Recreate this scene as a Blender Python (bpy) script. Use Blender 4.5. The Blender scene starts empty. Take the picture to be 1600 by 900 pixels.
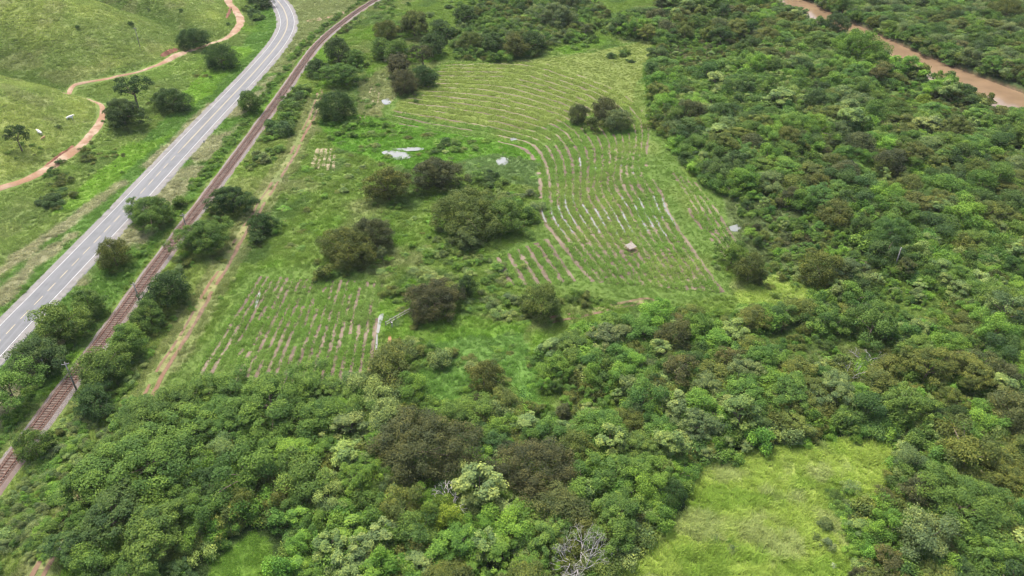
import bpy, bmesh, math, random
import numpy as np
from mathutils import Vector

R_ = math.radians
random.seed(7)
RNG = np.random.default_rng(11)
SC = bpy.context.scene
COL = SC.collection

# ------------------------------------------------------------------ camera, sky, sun, exposure
CAM_H, PITCH, FPX = 116.0, R_(35.0), 1200.0          # metres up, degrees down, focal length in 1600-px widths
cam_d = bpy.data.cameras.new('camera')
cam = bpy.data.objects.new('camera', cam_d)
COL.objects.link(cam)
cam_d.sensor_width = 36.0
cam_d.lens = 36.0 * FPX / 1600.0
cam_d.clip_start, cam_d.clip_end = 1.0, 9000.0
cam.location = (0, 0, CAM_H)
cam.rotation_euler = (math.pi / 2 - PITCH, 0, 0)
SC.camera = cam

SUN_EL, SUN_AZ = R_(64.0), R_(-35.0)                  # azimuth from +Y towards +X
world = bpy.data.worlds.new('World')
SC.world = world
world.use_nodes = True
wn = world.node_tree
for n in list(wn.nodes):
    wn.nodes.remove(n)
w_out = wn.nodes.new('ShaderNodeOutputWorld')
w_bg = wn.nodes.new('ShaderNodeBackground')
w_sky = wn.nodes.new('ShaderNodeTexSky')
w_sky.sky_type = 'NISHITA'
w_sky.sun_disc = False
w_sky.sun_elevation = SUN_EL
w_sky.sun_rotation = SUN_AZ
w_sky.air_density = 1.0
w_sky.dust_density = 6.0
w_sky.ozone_density = 0.6
w_bg.inputs['Strength'].default_value = 0.115
wn.links.new(w_sky.outputs[0], w_bg.inputs['Color'])
wn.links.new(w_bg.outputs[0], w_out.inputs['Surface'])

sun_d = bpy.data.lights.new('sun', 'SUN')
sun_d.energy = 1.5
sun_d.angle = R_(12.0)
sun_d.color = (1.0, 0.96, 0.9)
sun = bpy.data.objects.new('sun', sun_d)
COL.objects.link(sun)
sdir = Vector((math.cos(SUN_EL) * math.sin(SUN_AZ), math.cos(SUN_EL) * math.cos(SUN_AZ), math.sin(SUN_EL)))
sun.rotation_euler = sdir.to_track_quat('Z', 'Y').to_euler()
sun.location = (-60, 150, 160)

SC.view_settings.view_transform = 'Standard'
SC.view_settings.look = 'None'
SC.view_settings.gamma = 1.0
SC.view_settings.exposure = 1.66
SC.view_settings.use_curve_mapping = False
SC.render.engine = 'CYCLES'
SC.cycles.max_bounces = 5
SC.cycles.diffuse_bounces = 2
SC.cycles.transmission_bounces = 3
SC.cycles.volume_bounces = 0
SC.cycles.use_denoising = True
SC.cycles.filter_width = 1.3

# ------------------------------------------------------------------ noise, terrain height, survey
def _hash(ix, iy, seed):
    v = (ix.astype(np.int64) * 374761393 + iy.astype(np.int64) * 668265263 + seed * 1274126177) & 0x7fffffff
    v = ((v ^ (v >> 13)) * 1274126177) & 0x7fffffff
    v = v ^ (v >> 16)
    return (v & 0xffff) / 65535.0

def vnoise(x, y, s, seed=0):
    x = np.asarray(x, float) / s
    y = np.asarray(y, float) / s
    ix, iy = np.floor(x), np.floor(y)
    fx, fy = x - ix, y - iy
    fx = fx * fx * (3 - 2 * fx)
    fy = fy * fy * (3 - 2 * fy)
    a, b = _hash(ix, iy, seed), _hash(ix + 1, iy, seed)
    c, d = _hash(ix, iy + 1, seed), _hash(ix + 1, iy + 1, seed)
    return (a * (1 - fx) + b * fx) * (1 - fy) + (c * (1 - fx) + d * fx) * fy

def fbm(x, y, s, seed=0, o=3):
    r, a, t = 0.0, 1.0, 0.0
    for k in range(o):
        r = r + a * vnoise(x, y, s / 2 ** k, seed + 17 * k)
        t += a
        a *= 0.5
    return r / t

def sstep(a, b, v):
    t = np.clip((v - a) / (b - a), 0, 1)
    return t * t * (3 - 2 * t)

# centre lines in metres: x as a function of y
ROAD_Y = [-60, 60, 138, 166, 203, 228, 270, 323, 345, 368, 390, 408, 425, 440, 455, 480, 520]
ROAD_X = [-129.5, -125.6, -122.9, -121.3, -119.2, -118.2, -116.3, -113.6, -112.9, -112.6, -113.9, -117.2, -122.5, -128.5, -136, -151, -180]
RAIL_Y = [-60, 60, 101, 126, 144, 187, 219, 265, 306, 340, 363, 385, 401, 420, 435, 450, 480, 520]
RAIL_X = [-102, -100.5, -99.6, -98.9, -98.3, -97.4, -96.5, -95.3, -94.6, -94.3, -93.8, -91.6, -88.9, -85.2, -81.5, -77, -65.5, -47]
TRK_Y = [40, 85, 108, 137, 161, 180, 205, 220, 241, 272, 292, 310]
TRK_X = [-83, -81.4, -81.0, -79.8, -79.3, -78.8, -78.5, -78.0, -77.0, -77.4, -78.4, -80.5]
FOOT_Y = [-100, 100, 150, 190, 215, 222, 233, 256, 273, 292, 305, 321, 349, 360, 385, 420, 444, 480, 600, 2500]
FOOT_X = [-230, -215, -200, -185, -170, -166, -160, -158, -158, -165, -184, -180, -160, -155, -146, -154, -162, -175, -230, -600]
RIV = np.array([(100, 720), (128, 600), (146, 500), (159, 440), (169, 401), (180, 360), (191, 332), (202, 306), (212, 280), (224, 245), (243, 200), (275, 140), (330, 60), (420, -60)], float)

def xroad(y): return np.interp(y, ROAD_Y, ROAD_X)
def xrail(y): return np.interp(y, RAIL_Y, RAIL_X)
def xtrk(y): return np.interp(y, TRK_Y, TRK_X)

def seg_dist(x, y, pts):
    best = np.full(np.shape(x), 1e9)
    for (ax, ay), (bx, by) in zip(pts[:-1], pts[1:]):
        dx, dy = bx - ax, by - ay
        t = np.clip(((x - ax) * dx + (y - ay) * dy) / (dx * dx + dy * dy), 0, 1)
        best = np.minimum(best, np.hypot(x - ax - t * dx, y - ay - t * dy))
    return best

def foot_d(x, y):
    return np.interp(y, FOOT_Y, FOOT_X) - x

def height(x, y):
    x = np.asarray(x, float)
    y = np.asarray(y, float)
    d = foot_d(x, y)
    sp = 7.0 * np.log1p(np.exp(np.clip(d / 7.0, -30, 30)))
    sp = np.where(d > 200, d, sp)
    dd = np.maximum(d, 0)
    g1 = np.exp(-((y - (306 + 0.30 * dd)) / (13 + 0.15 * dd)) ** 2)
    g2 = np.exp(-((y - (376 + 0.55 * dd)) / (13 + 0.14 * dd)) ** 2)
    g3 = np.exp(-((y - (205 + 0.10 * dd)) / (12 + 0.12 * dd)) ** 2)
    hill = 52 * (1 - np.exp(-sp / 105)) * (1 - 0.74 * np.maximum(np.maximum(g1, g2), g3))
    hill = hill + np.clip(d / 25, 0, 1) * (4.5 * (fbm(x, y, 55, 3) - 0.5) + 1.6 * (vnoise(x, y, 13, 9) - 0.5) + 0.6 * (vnoise(x, y, 4.2, 19) - 0.5) + 0.25 * (vnoise(x, y, 2.6, 29) - 0.5))
    und = 0.9 * (fbm(x, y, 38, 5) - 0.5) + 0.4 * (vnoise(x, y, 5, 8) - 0.5) + 0.3 * (vnoise(x, y, 2.7, 18) - 0.5)
    m = sstep(6, 13, np.abs(x - xroad(y))) * sstep(3.5, 7, np.abs(x - xrail(y)))
    r = seg_dist(x, y, RIV)
    return hill + und * m - 3.4 * sstep(15, 10.5, r)

def ray(px, py):
    u, v = (px - 800) / FPX, -(py - 450) / FPX
    return np.array((u, math.cos(PITCH) + v * math.sin(PITCH), -math.sin(PITCH) + v * math.cos(PITCH)))

def at(px, py):
    """survey: the ground point seen at a pixel of the 1600 x 900 photograph"""
    d = ray(px, py)
    if d[2] > -0.12:
        d[2] = -0.12
    tf = (CAM_H + 4) / -d[2]
    t = np.linspace(0.3 * tf, tf, 400)
    f = CAM_H + d[2] * t - height(d[0] * t, d[1] * t)
    k = int(np.argmax(f < 0)) if (f < 0).any() else 399
    t0, t1 = t[max(k - 1, 0)], t[k]
    f0, f1 = f[max(k - 1, 0)], f[k]
    tt = t0 + (t1 - t0) * (f0 / (f0 - f1) if f0 != f1 else 0)
    x, y = d[0] * tt, d[1] * tt
    return np.array((x, y, float(height(x, y))))

def poly(px):
    return np.array([at(*p)[:2] for p in px])

def mpp(y, z=0.0):
    """metres per photograph pixel for something standing y metres ahead"""
    return (y * math.cos(PITCH) + (CAM_H - z) * math.sin(PITCH)) / FPX

def inside(x, y, pg):
    r = np.zeros(np.shape(x), bool)
    n = len(pg)
    for i in range(n):
        x0, y0 = pg[i]
        x1, y1 = pg[(i + 1) % n]
        if y0 == y1:
            continue
        r ^= ((y0 > y) != (y1 > y)) & (x < (x1 - x0) * (y - y0) / (y1 - y0) + x0)
    return r

# ------------------------------------------------------------------ object helpers
def tag(o, label=None, cat=None, group=None, kind=None):
    for k, v in (('label', label), ('category', cat), ('group', group), ('kind', kind)):
        if v:
            o[k] = v
    return o

def link(name, me, mat=None, parent=None):
    o = bpy.data.objects.new(name, me)
    COL.objects.link(o)
    if mat is not None and me is not None and len(me.materials) == 0:
        me.materials.append(mat)
    if parent is not None:
        o.parent = parent
    return o

def empty(name, loc, rz=0.0, s=1.0):
    o = bpy.data.objects.new(name, None)
    COL.objects.link(o)
    o.location = loc
    o.rotation_euler = (0, 0, rz)
    o.scale = (s, s, s) if np.isscalar(s) else s
    o.empty_display_size = 0.5
    return o

def mesh(name, verts, faces, smooth=False):
    me = bpy.data.meshes.new(name)
    verts = np.asarray(verts, np.float32)
    if isinstance(faces, np.ndarray):
        n, k = faces.shape
        me.vertices.add(len(verts))
        me.vertices.foreach_set('co', verts.ravel())
        me.loops.add(n * k)
        me.loops.foreach_set('vertex_index', faces.astype(np.int32).ravel())
        me.polygons.add(n)
        me.polygons.foreach_set('loop_start', np.arange(0, n * k, k, dtype=np.int32))
        me.polygons.foreach_set('loop_total', np.full(n, k, np.int32))
        me.update(calc_edges=True)
    else:
        me.from_pydata([tuple(map(float, v)) for v in verts], [], faces)
        me.update()
    if smooth:
        me.polygons.foreach_set('use_smooth', np.ones(len(me.polygons), bool))
    return me

def box_vf(V, Fc, c, s, M=None):
    b = len(V)
    for dx in (-.5, .5):
        for dy in (-.5, .5):
            for dz in (-.5, .5):
                p = Vector((dx * s[0], dy * s[1], dz * s[2]))
                if M is not None:
                    p = M @ p
                V.append((c[0] + p.x, c[1] + p.y, c[2] + p.z))
    for f in ((0, 1, 3, 2), (4, 6, 7, 5), (0, 4, 5, 1), (2, 3, 7, 6), (0, 2, 6, 4), (1, 5, 7, 3)):
        Fc.append(tuple(b + i for i in f))

def tube_vf(V, Fc, pts, rad, n=6):
    pts = [Vector(p) for p in pts]
    b = len(V)
    for i, p in enumerate(pts):
        d = (pts[min(i + 1, len(pts) - 1)] - pts[max(i - 1, 0)])
        d = d.normalized() if d.length > 1e-6 else Vector((0, 0, 1))
        a = d.cross(Vector((0.31, 0.95, 0.05)))
        a = a.normalized() if a.length > 1e-3 else Vector((1, 0, 0))
        c = d.cross(a)
        for k in range(n):
            t = 2 * math.pi * k / n
            q = p + (a * math.cos(t) + c * math.sin(t)) * rad[i]
            V.append((q.x, q.y, q.z))
    for i in range(len(pts) - 1):
        for k in range(n):
            Fc.append((b + i * n + k, b + i * n + (k + 1) % n, b + (i + 1) * n + (k + 1) % n, b + (i + 1) * n + k))
    Fc.append(tuple(b + k for k in range(n))[::-1])
    Fc.append(tuple(b + (len(pts) - 1) * n + k for k in range(n)))

# ------------------------------------------------------------------ materials
def new_mat(name):
    m = bpy.data.materials.new(name)
    m.use_nodes = True
    nt = m.node_tree
    for n in list(nt.nodes):
        nt.nodes.remove(n)
    return m, nt

def node(nt, t, **kw):
    n = nt.nodes.new(t)
    for k, v in kw.items():
        setattr(n, k, v)
    return n

def noise_mat(name, c1, c2, scale=1.0, rough=0.85, spec=0.25, detail=6.0, lo=0.35, hi=0.65, bump=0.0, bump_scale=None, c3=None, scale3=0.1, metallic=0.0, stretch=None):
    m, nt = new_mat(name)
    L = nt.links.new
    out = node(nt, 'ShaderNodeOutputMaterial')
    p = node(nt, 'ShaderNodeBsdfPrincipled')
    g = node(nt, 'ShaderNodeNewGeometry')
    nz = node(nt, 'ShaderNodeTexNoise')
    nz.inputs['Scale'].default_value = scale
    nz.inputs['Detail'].default_value = detail
    L(g.outputs['Position'], nz.inputs['Vector'])
    rp = node(nt, 'ShaderNodeValToRGB')
    rp.color_ramp.elements[0].position, rp.color_ramp.elements[1].position = lo, hi
    rp.color_ramp.elements[0].color = (*c1, 1)
    rp.color_ramp.elements[1].color = (*c2, 1)
    L(nz.outputs[0], rp.inputs[0])
    colr = rp.outputs[0]
    if c3 is not None:
        n3 = node(nt, 'ShaderNodeTexNoise')
        n3.inputs['Scale'].default_value = scale3
        n3.inputs['Detail'].default_value = 4
        if stretch:
            mp = node(nt, 'ShaderNodeMapping')
            mp.inputs['Scale'].default_value = stretch
            mp.inputs['Rotation'].default_value = (0, 0, R_(2.6))
            L(g.outputs['Position'], mp.inputs['Vector'])
            L(mp.outputs[0], n3.inputs['Vector'])
        else:
            L(g.outputs['Position'], n3.inputs['Vector'])
        r3 = node(nt, 'ShaderNodeMapRange')
        r3.inputs[1].default_value, r3.inputs[2].default_value = 0.45, 0.62
        L(n3.outputs[0], r3.inputs[0])
        mx = node(nt, 'ShaderNodeMix', data_type='RGBA')
        L(r3.outputs[0], mx.inputs[0])
        L(colr, mx.inputs[6])
        mx.inputs[7].default_value = (*c3, 1)
        colr = mx.outputs[2]
    L(colr, p.inputs['Base Color'])
    p.inputs['Roughness'].default_value = rough
    p.inputs['Specular IOR Level'].default_value = spec
    p.inputs['Metallic'].default_value = metallic
    if bump:
        nb = node(nt, 'ShaderNodeTexNoise')
        nb.inputs['Scale'].default_value = bump_scale or scale * 3
        nb.inputs['Detail'].default_value = 4
        L(g.outputs['Position'], nb.inputs['Vector'])
        bm = node(nt, 'ShaderNodeBump')
        bm.inputs['Strength'].default_value = bump
        bm.inputs['Distance'].default_value = 0.2
        L(nb.outputs[0], bm.inputs['Height'])
        L(bm.outputs[0], p.inputs['Normal'])
    L(p.outputs[0], out.inputs[0])
    return m

def leaf_mat(name, transl=0.3, rough=0.65, spec=0.14):
    m, nt = new_mat(name)
    L = nt.links.new
    out = node(nt, 'ShaderNodeOutputMaterial')
    a = node(nt, 'ShaderNodeAttribute', attribute_type='INSTANCER', attribute_name='tint')
    v = node(nt, 'ShaderNodeAttribute', attribute_type='GEOMETRY', attribute_name='lv')
    mul = node(nt, 'ShaderNodeVectorMath', operation='MULTIPLY')
    cx = node(nt, 'ShaderNodeCombineXYZ')
    for k, e in enumerate((1.35, 1.0, .5)):          # younger leaves are lighter and yellower
        pw = node(nt, 'ShaderNodeMath', operation='POWER')
        L(v.outputs['Fac'], pw.inputs[0])
        pw.inputs[1].default_value = e
        L(pw.outputs[0], cx.inputs[k])
    L(a.outputs['Vector'], mul.inputs[0])
    L(cx.outputs[0], mul.inputs[1])
    p = node(nt, 'ShaderNodeBsdfPrincipled')
    p.inputs['Roughness'].default_value = rough
    p.inputs['Specular IOR Level'].default_value = spec
    L(mul.outputs[0], p.inputs['Base Color'])
    t = node(nt, 'ShaderNodeBsdfTranslucent')
    L(mul.outputs[0], t.inputs['Color'])
    mx = node(nt, 'ShaderNodeMixShader')
    mx.inputs[0].default_value = transl
    L(p.outputs[0], mx.inputs[1])
    L(t.outputs[0], mx.inputs[2])
    L(mx.outputs[0], out.inputs[0])
    return m

M_LEAF = leaf_mat('leaf')
M_GRASS = leaf_mat('grass_blade', 0.45, 0.8, 0.08)
M_BARK = noise_mat('bark', (0.10, 0.075, 0.055), (0.22, 0.18, 0.14), 2.0)
M_DEAD = noise_mat('dead_wood', (0.24, 0.225, 0.21), (0.40, 0.385, 0.36), 3.0)
M_SOIL = noise_mat('field_soil', (0.062, 0.045, 0.032), (0.13, 0.097, 0.07), 0.8, bump=0.5, c3=(0.16, 0.127, 0.092), scale3=0.06)
M_PALE = noise_mat('dry_stubble', (0.15, 0.125, 0.075), (0.25, 0.215, 0.13), 0.9, bump=0.4)
M_WORN = noise_mat('worn_grass', (0.11, 0.135, 0.04), (0.19, 0.18, 0.075), 0.7, bump=0.4)
M_TRAIL = noise_mat('orange_earth', (0.18, 0.11, 0.066), (0.31, 0.235, 0.165), 0.35, bump=0.5, c3=(0.205, 0.118, 0.066), scale3=0.1)
M_REDBANK = noise_mat('red_earth', (0.11, 0.045, 0.028), (0.22, 0.10, 0.06), 0.5, bump=0.6)
M_RUT = noise_mat('rut_earth', (0.095, 0.064, 0.04), (0.165, 0.112, 0.072), 0.6, bump=0.4, c3=(0.14, 0.082, 0.049), scale3=0.05)
M_ASPH = noise_mat('asphalt', (0.095, 0.10, 0.105), (0.128, 0.133, 0.138), 0.25, rough=0.8, lo=0.3, hi=0.7, c3=(0.132, 0.137, 0.142), scale3=1.0, stretch=(.9, .02, 1))
M_SHLD = noise_mat('worn_asphalt', (0.12, 0.117, 0.112), (0.19, 0.183, 0.172), 0.5, rough=0.9, c3=(0.155, 0.15, 0.142), scale3=0.08)
M_WHITE = noise_mat('white_road_paint', (0.34, 0.34, 0.335), (0.52, 0.52, 0.51), 1.2, rough=0.7)
M_YELLOW = noise_mat('yellow_road_paint', (0.27, 0.23, 0.14), (0.36, 0.31, 0.20), 1.2, rough=0.7)
M_BALLAST = noise_mat('grey_ballast', (0.10, 0.088, 0.080), (0.23, 0.205, 0.19), 5.0, bump=0.8, c3=(0.155, 0.115, 0.095), scale3=0.12)
M_BED = noise_mat('rusty_ballast', (0.062, 0.038, 0.028), (0.13, 0.085, 0.065), 4.0, bump=0.8)
M_SLEEPER = noise_mat('sleeper_timber', (0.07, 0.052, 0.042), (0.19, 0.15, 0.125), 1.3)
M_RAIL = noise_mat('rusty_rail', (0.09, 0.038, 0.026), (0.15, 0.075, 0.05), 2.0, rough=0.6)
M_POLE = noise_mat('pale_pole', (0.20, 0.188, 0.17), (0.30, 0.28, 0.255), 2.0)
M_TIN = noise_mat('weathered_tin', (0.15, 0.13, 0.108), (0.23, 0.205, 0.17), 2.5, rough=0.5)
M_BRICK = noise_mat('earth_brick', (0.13, 0.078, 0.05), (0.21, 0.135, 0.09), 3.0)
M_TIMBER = noise_mat('grey_timber', (0.18, 0.165, 0.14), (0.29, 0.27, 0.24), 3.0)
M_STONE = noise_mat('pale_stone', (0.24, 0.235, 0.222), (0.4, 0.39, 0.375), 2.0)
M_COW = noise_mat('white_hide', (0.62, 0.60, 0.55), (0.76, 0.74, 0.70), 3.0)
M_CALF = noise_mat('brown_hide', (0.36, 0.20, 0.10), (0.46, 0.28, 0.16), 3.0)

def water_mat(name, col, rough, murk=0.75):
    m, nt = new_mat(name)
    L = nt.links.new
    out = node(nt, 'ShaderNodeOutputMaterial')
    g = node(nt, 'ShaderNodeNewGeometry')
    d = node(nt, 'ShaderNodeBsdfPrincipled')
    nz = node(nt, 'ShaderNodeTexNoise')
    nz.inputs['Scale'].default_value = 0.09
    nz.inputs['Detail'].default_value = 5
    L(g.outputs['Position'], nz.inputs['Vector'])
    rp = node(nt, 'ShaderNodeValToRGB')
    rp.color_ramp.elements[0].position, rp.color_ramp.elements[1].position = 0.35, 0.7
    rp.color_ramp.elements[0].color = (*[c * 0.85 for c in col], 1)
    rp.color_ramp.elements[1].color = (*[min(1, c * 1.15) for c in col], 1)
    L(nz.outputs[0], rp.inputs[0])
    L(rp.outputs[0], d.inputs['Base Color'])
    d.inputs['Roughness'].default_value = rough
    d.inputs['IOR'].default_value = 1.33
    d.inputs['Specular IOR Level'].default_value = murk
    nb = node(nt, 'ShaderNodeTexNoise')
    nb.inputs['Scale'].default_value = 0.7
    nb.inputs['Detail'].default_value = 3
    L(g.outputs['Position'], nb.inputs['Vector'])
    b = node(nt, 'ShaderNodeBump')
    b.inputs['Strength'].default_value = 0.05
    b.inputs['Distance'].default_value = 0.1
    L(nb.outputs[0], b.inputs['Height'])
    L(b.outputs[0], d.inputs['Normal'])
    L(d.outputs[0], out.inputs[0])
    return m

M_RIVER = water_mat('muddy_river_water', (0.18, 0.124, 0.074), 0.12, 0.6)
M_POND = water_mat('pale_pond_water', (0.16, 0.17, 0.155), 0.06, 0.8)
M_WET = water_mat('pale_furrow_water', (0.17, 0.175, 0.165), 0.12, 0.7)
M_MUD = water_mat('orange_mud_water', (0.27, 0.14, 0.065), 0.25, 0.5)

# ------------------------------------------------------------------ ground cover zones
Z = {
 'field_s': poly([(755, 400), (800, 385), (845, 350), (842, 300), (838, 255), (800, 228), (690, 208), (600, 190), (600, 165), (690, 100), (800, 92), (930, 80), (1020, 58), (1005, 110), (1012, 190), (1050, 235), (1075, 275), (1130, 300), (1145, 350), (1160, 385), (1120, 410), (1150, 455), (1040, 480), (960, 470), (800, 450)]),
 'field_n': poly([(610, 172), (690, 108), (800, 95), (930, 82), (1025, 58), (1000, 115), (985, 165), (880, 190), (800, 205), (690, 190)]),
 'field_w': poly([(240, 620), (300, 560), (355, 480), (385, 425), (470, 415), (590, 430), (600, 560), (540, 620)]),
 'marsh_a': poly([(500, 190), (560, 180), (640, 195), (830, 228), (840, 250), (800, 245), (720, 262), (640, 262), (520, 230)]),
 'marsh_b': poly([(665, 540), (700, 512), (820, 512), (835, 560), (850, 640), (760, 660), (690, 640), (650, 610)]),
 'lush_mid': poly([(590, 470), (640, 440), (720, 500), (830, 500), (820, 525), (700, 535), (610, 560)]),
 'pondweed': poly([(715, 255), (770, 240), (840, 255), (848, 290), (790, 285), (730, 275)]),
 'meadow': poly([(925, 960), (960, 890), (1010, 850), (1072, 800), (1085, 722), (1180, 698), (1290, 686), (1400, 678), (1415, 705), (1390, 765), (1335, 815), (1340, 870), (1365, 960)]),
 'grass_se': poly([(285, 960), (312, 885), (370, 842), (415, 808), (445, 840), (435, 960)]),
 'pocket': poly([(1150, 455), (1200, 430), (1260, 432), (1290, 460), (1240, 485), (1160, 490)]),
 'brown_n': poly([(1040, 75), (1110, 62), (1150, 85), (1130, 115), (1050, 120), (1020, 110)]),
 'scrub_e': poly([(1125, 302), (1185, 302), (1265, 335), (1345, 382), (1352, 445), (1262, 432), (1190, 402), (1150, 382)]),
 'far_green': poly([(610, 30), (700, 0), (900, -30), (960, 10), (930, 60), (860, 80), (790, 95), (700, 95), (690, 60)]),
 'lane_field': poly([(560, 190), (560, 130), (610, 100), (690, 95), (620, 160), (600, 185)]),
}
F = {
 'F1': poly([(120, 960), (112, 885), (138, 775), (195, 700), (190, 655), (300, 632), (420, 618), (525, 625), (570, 600), (655, 628), (700, 662), (800, 662), (860, 692), (1100, 716), (1085, 790), (1005, 865), (965, 960), (430, 960), (420, 850), (395, 832), (330, 862), (300, 960)]),
 'F2': poly([(700, 662), (745, 622), (800, 628), (850, 642), (838, 572), (872, 540), (960, 518), (1060, 507), (1150, 490), (1240, 488), (1300, 468), (1330, 432), (1600, 430), (1760, 430), (1760, 960), (1348, 960), (1327, 880), (1315, 832), (1378, 776), (1408, 706), (1392, 692), (1290, 694), (1180, 704), (1105, 722), (860, 692)]),
 'F3': poly([(1018, 198), (1062, 228), (1078, 262), (1105, 288), (1152, 318), (1168, 372), (1200, 402), (1330, 432), (1760, 430), (1760, 280), (1660, 205), (1530, 138), (1400, 88), (1310, 42), (1245, 8), (1200, -20), (1100, -20), (1000, 25), (955, 50), (1042, 72), (1012, 112), (1025, 150)]),
 'F4': poly([(1180, -30), (1255, 8), (1320, 40), (1395, 82), (1490, 116), (1590, 158), (1760, 235), (1760, -60), (1180, -60)]),
 'F5': poly([(705, 62), (715, 94), (790, 97), (862, 77), (925, 55), (950, 25), (905, -20), (760, -20), (740, 40)]),
}
CV = dict(base=(.135, .21, .03), hill=(.195, .26, .055), hill2=(.27, .325, .066), gully=(.105, .165, .03), lush=(.13, .245, .022), straw=(.33, .31, .14),
          verge=(.105, .205, .03), reed=(.165, .29, .03), field=(.125, .205, .032), yfield=(.185, .235, .045), marsh=(.115, .25, .022), marsh2=(.12, .235, .035), weed=(.13, .205, .05),
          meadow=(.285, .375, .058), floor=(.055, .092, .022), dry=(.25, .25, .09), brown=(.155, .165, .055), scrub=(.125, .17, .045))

def mixc(c, col, w):
    return c * (1 - w[:, None]) + np.array(col)[None] * w[:, None]

def soft_in(x, y, pg, warp=2.5, seed=0):
    wx = x + (fbm(x, y, 9, 40 + seed) - 0.5) * 2 * warp
    wy = y + (fbm(x, y, 9, 60 + seed) - 0.5) * 2 * warp
    return inside(wx, wy, pg).astype(float)

STRAW = [poly([(-60, 485), (0, 425), (95, 355), (190, 287)]), poly([(0, 470), (60, 405), (110, 370)]), poly([(235, 258), (300, 195), (330, 165)])]

def gap_at(x, y):
    """grassy gaps inside the middle and upper forest"""
    return sstep(.60, .66, fbm(x, y, 20, 333))

def cover(x, y):
    x = np.asarray(x, float)
    y = np.asarray(y, float)
    n1, n2, n3 = fbm(x, y, 22, 70), fbm(x, y, 7, 71), fbm(x, y, 60, 72)
    c = np.tile(np.array(CV['base']), (len(x), 1))
    c = mixc(c, CV['lush'], sstep(.5, .68, n1) * .8)
    c = mixc(c, CV['dry'], sstep(.55, .72, fbm(x, y, 15, 73)) * .45)
    c = mixc(c, (.085, .15, .03), sstep(.54, .68, fbm(x, y, 12, 74)) * .7)
    # lush strip and tussocks between hill and road, mown verge
    d = foot_d(x, y)
    ro = x - xroad(y)
    left = ro < -4
    c = np.where(left[:, None], mixc(c, CV['hill'], np.full(len(x), .55)), c)
    c = mixc(c, CV['verge'], ((ro < -5) & (ro > -19 + 5 * n2)).astype(float) * .9)
    c = mixc(c, CV['reed'], ((ro < -13 + 6 * n2) & (ro > -26 + 8 * n1) & (y > 190)).astype(float) * sstep(.42, .55, n1) * .95)
    for s in STRAW:
        c = mixc(c, CV['straw'], sstep(3.0, 1.6, seg_dist(x, y, s) + (n2 - .5) * 3.5) * .8)
    # hill pasture
    hm = sstep(-4, 4, d)
    hc = np.tile(np.array(CV['hill']), (len(x), 1))
    hc = mixc(hc, CV['hill2'], sstep(.36, .58, n3 * .5 + n1 * .5) * .9)
    dd = np.maximum(d, 0)
    gul = np.maximum(np.exp(-((y - (308 + .30 * dd)) / (11 + .13 * dd)) ** 2), np.exp(-((y - (378 + .55 * dd)) / (12 + .12 * dd)) ** 2))
    hc = mixc(hc, CV['gully'], gul * .9)  # lusher gully grass, its dark tone also painting in shade between the spurs
    hc = mixc(hc, CV['gully'], sstep(.55, .7, n2) * .28)
    hc = mixc(hc, CV['dry'], sstep(.58, .7, fbm(x, y, 11, 78)) * .3)
    c = c * (1 - hm[:, None]) + hc * hm[:, None]
    # between road and railway: straw patches and green strip
    ra = x - xrail(y)
    mid = (ro > 5) & (ra < -4)
    c = mixc(c, CV['verge'], mid * .8)
    c = mixc(c, CV['straw'], (mid & (y < 330)).astype(float) * sstep(.46, .58, fbm(x, y, 12, 75)) * .75 * sstep(-6.5, -9, ra))
    c = mixc(c, CV['dry'], (mid & (y >= 330)) * .6)
    tr = x - xtrk(y)
    c = mixc(c, CV['yfield'], ((ra > 3) & (tr < -2) & (y < 330)) * .55)
    c = mixc(c, CV['dry'], ((np.abs(tr) < 3.2 + 2 * n2) & (y < 300)) * .45)
    for i, (k, col, w) in enumerate((('far_green', 'base', .9), ('lane_field', 'dry', .5), ('field_s', 'field', 1), ('field_n', 'yfield', .95), ('field_w', 'field', .8), ('marsh_a', 'marsh', .85),
                      ('marsh_b', 'marsh2', .9), ('lush_mid', 'lush', .8), ('pondweed', 'weed', .9), ('pocket', 'meadow', .7), ('brown_n', 'brown', .8), ('grass_se', 'lush', .7))):
        c = mixc(c, CV[col], soft_in(x, y, Z[k], 2.5, i) * w)
    fn = inside(x, y, Z['field_s'])
    c = mixc(c, CV['yfield'], fn * sstep(.48, .65, n1) * .5)
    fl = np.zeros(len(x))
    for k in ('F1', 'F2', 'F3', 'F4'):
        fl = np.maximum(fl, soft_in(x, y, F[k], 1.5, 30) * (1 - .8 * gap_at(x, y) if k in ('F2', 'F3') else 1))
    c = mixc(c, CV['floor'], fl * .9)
    c = mixc(c, CV['scrub'], soft_in(x, y, Z['scrub_e'], 3, 33) * .9)
    c = mixc(c, CV['brown'], soft_in(x, y, Z['brown_n'], 3, 34) * .8)
    me = soft_in(x, y, Z['meadow'], 2.0, 35)
    mc = np.tile(np.array(CV['meadow']), (len(x), 1))
    mc = mixc(mc, (.17, .275, .03), sstep(.5, .66, fbm(x, y, 8, 90)) * .7)
    mc = mixc(mc, (.30, .335, .11), sstep(.55, .7, fbm(x, y, 6, 91)) * .6)
    c = c * (1 - me[:, None]) + mc * me[:, None]
    c = c * np.array((1.0, 1.0, 1.35))
    c = c * (.86 + .26 * fbm(x, y, 3.2, 99, 2))[:, None]
    c = mixc(c, (.2, .13, .085), sstep(14, 12.5, seg_dist(x, y, RIV)))
    return c

# ------------------------------------------------------------------ ground sheet
def axis(lo, hi, step, far_lo, far_hi):
    a = list(np.arange(lo, hi + .01, step))
    s, v = step, hi
    while v < far_hi:
        s *= 1.35
        v += s
        a.append(v)
    s, v, pre = step, lo, []
    while v > far_lo:
        s *= 1.35
        v -= s
        pre.append(v)
    return np.array(pre[::-1] + a)

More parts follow.
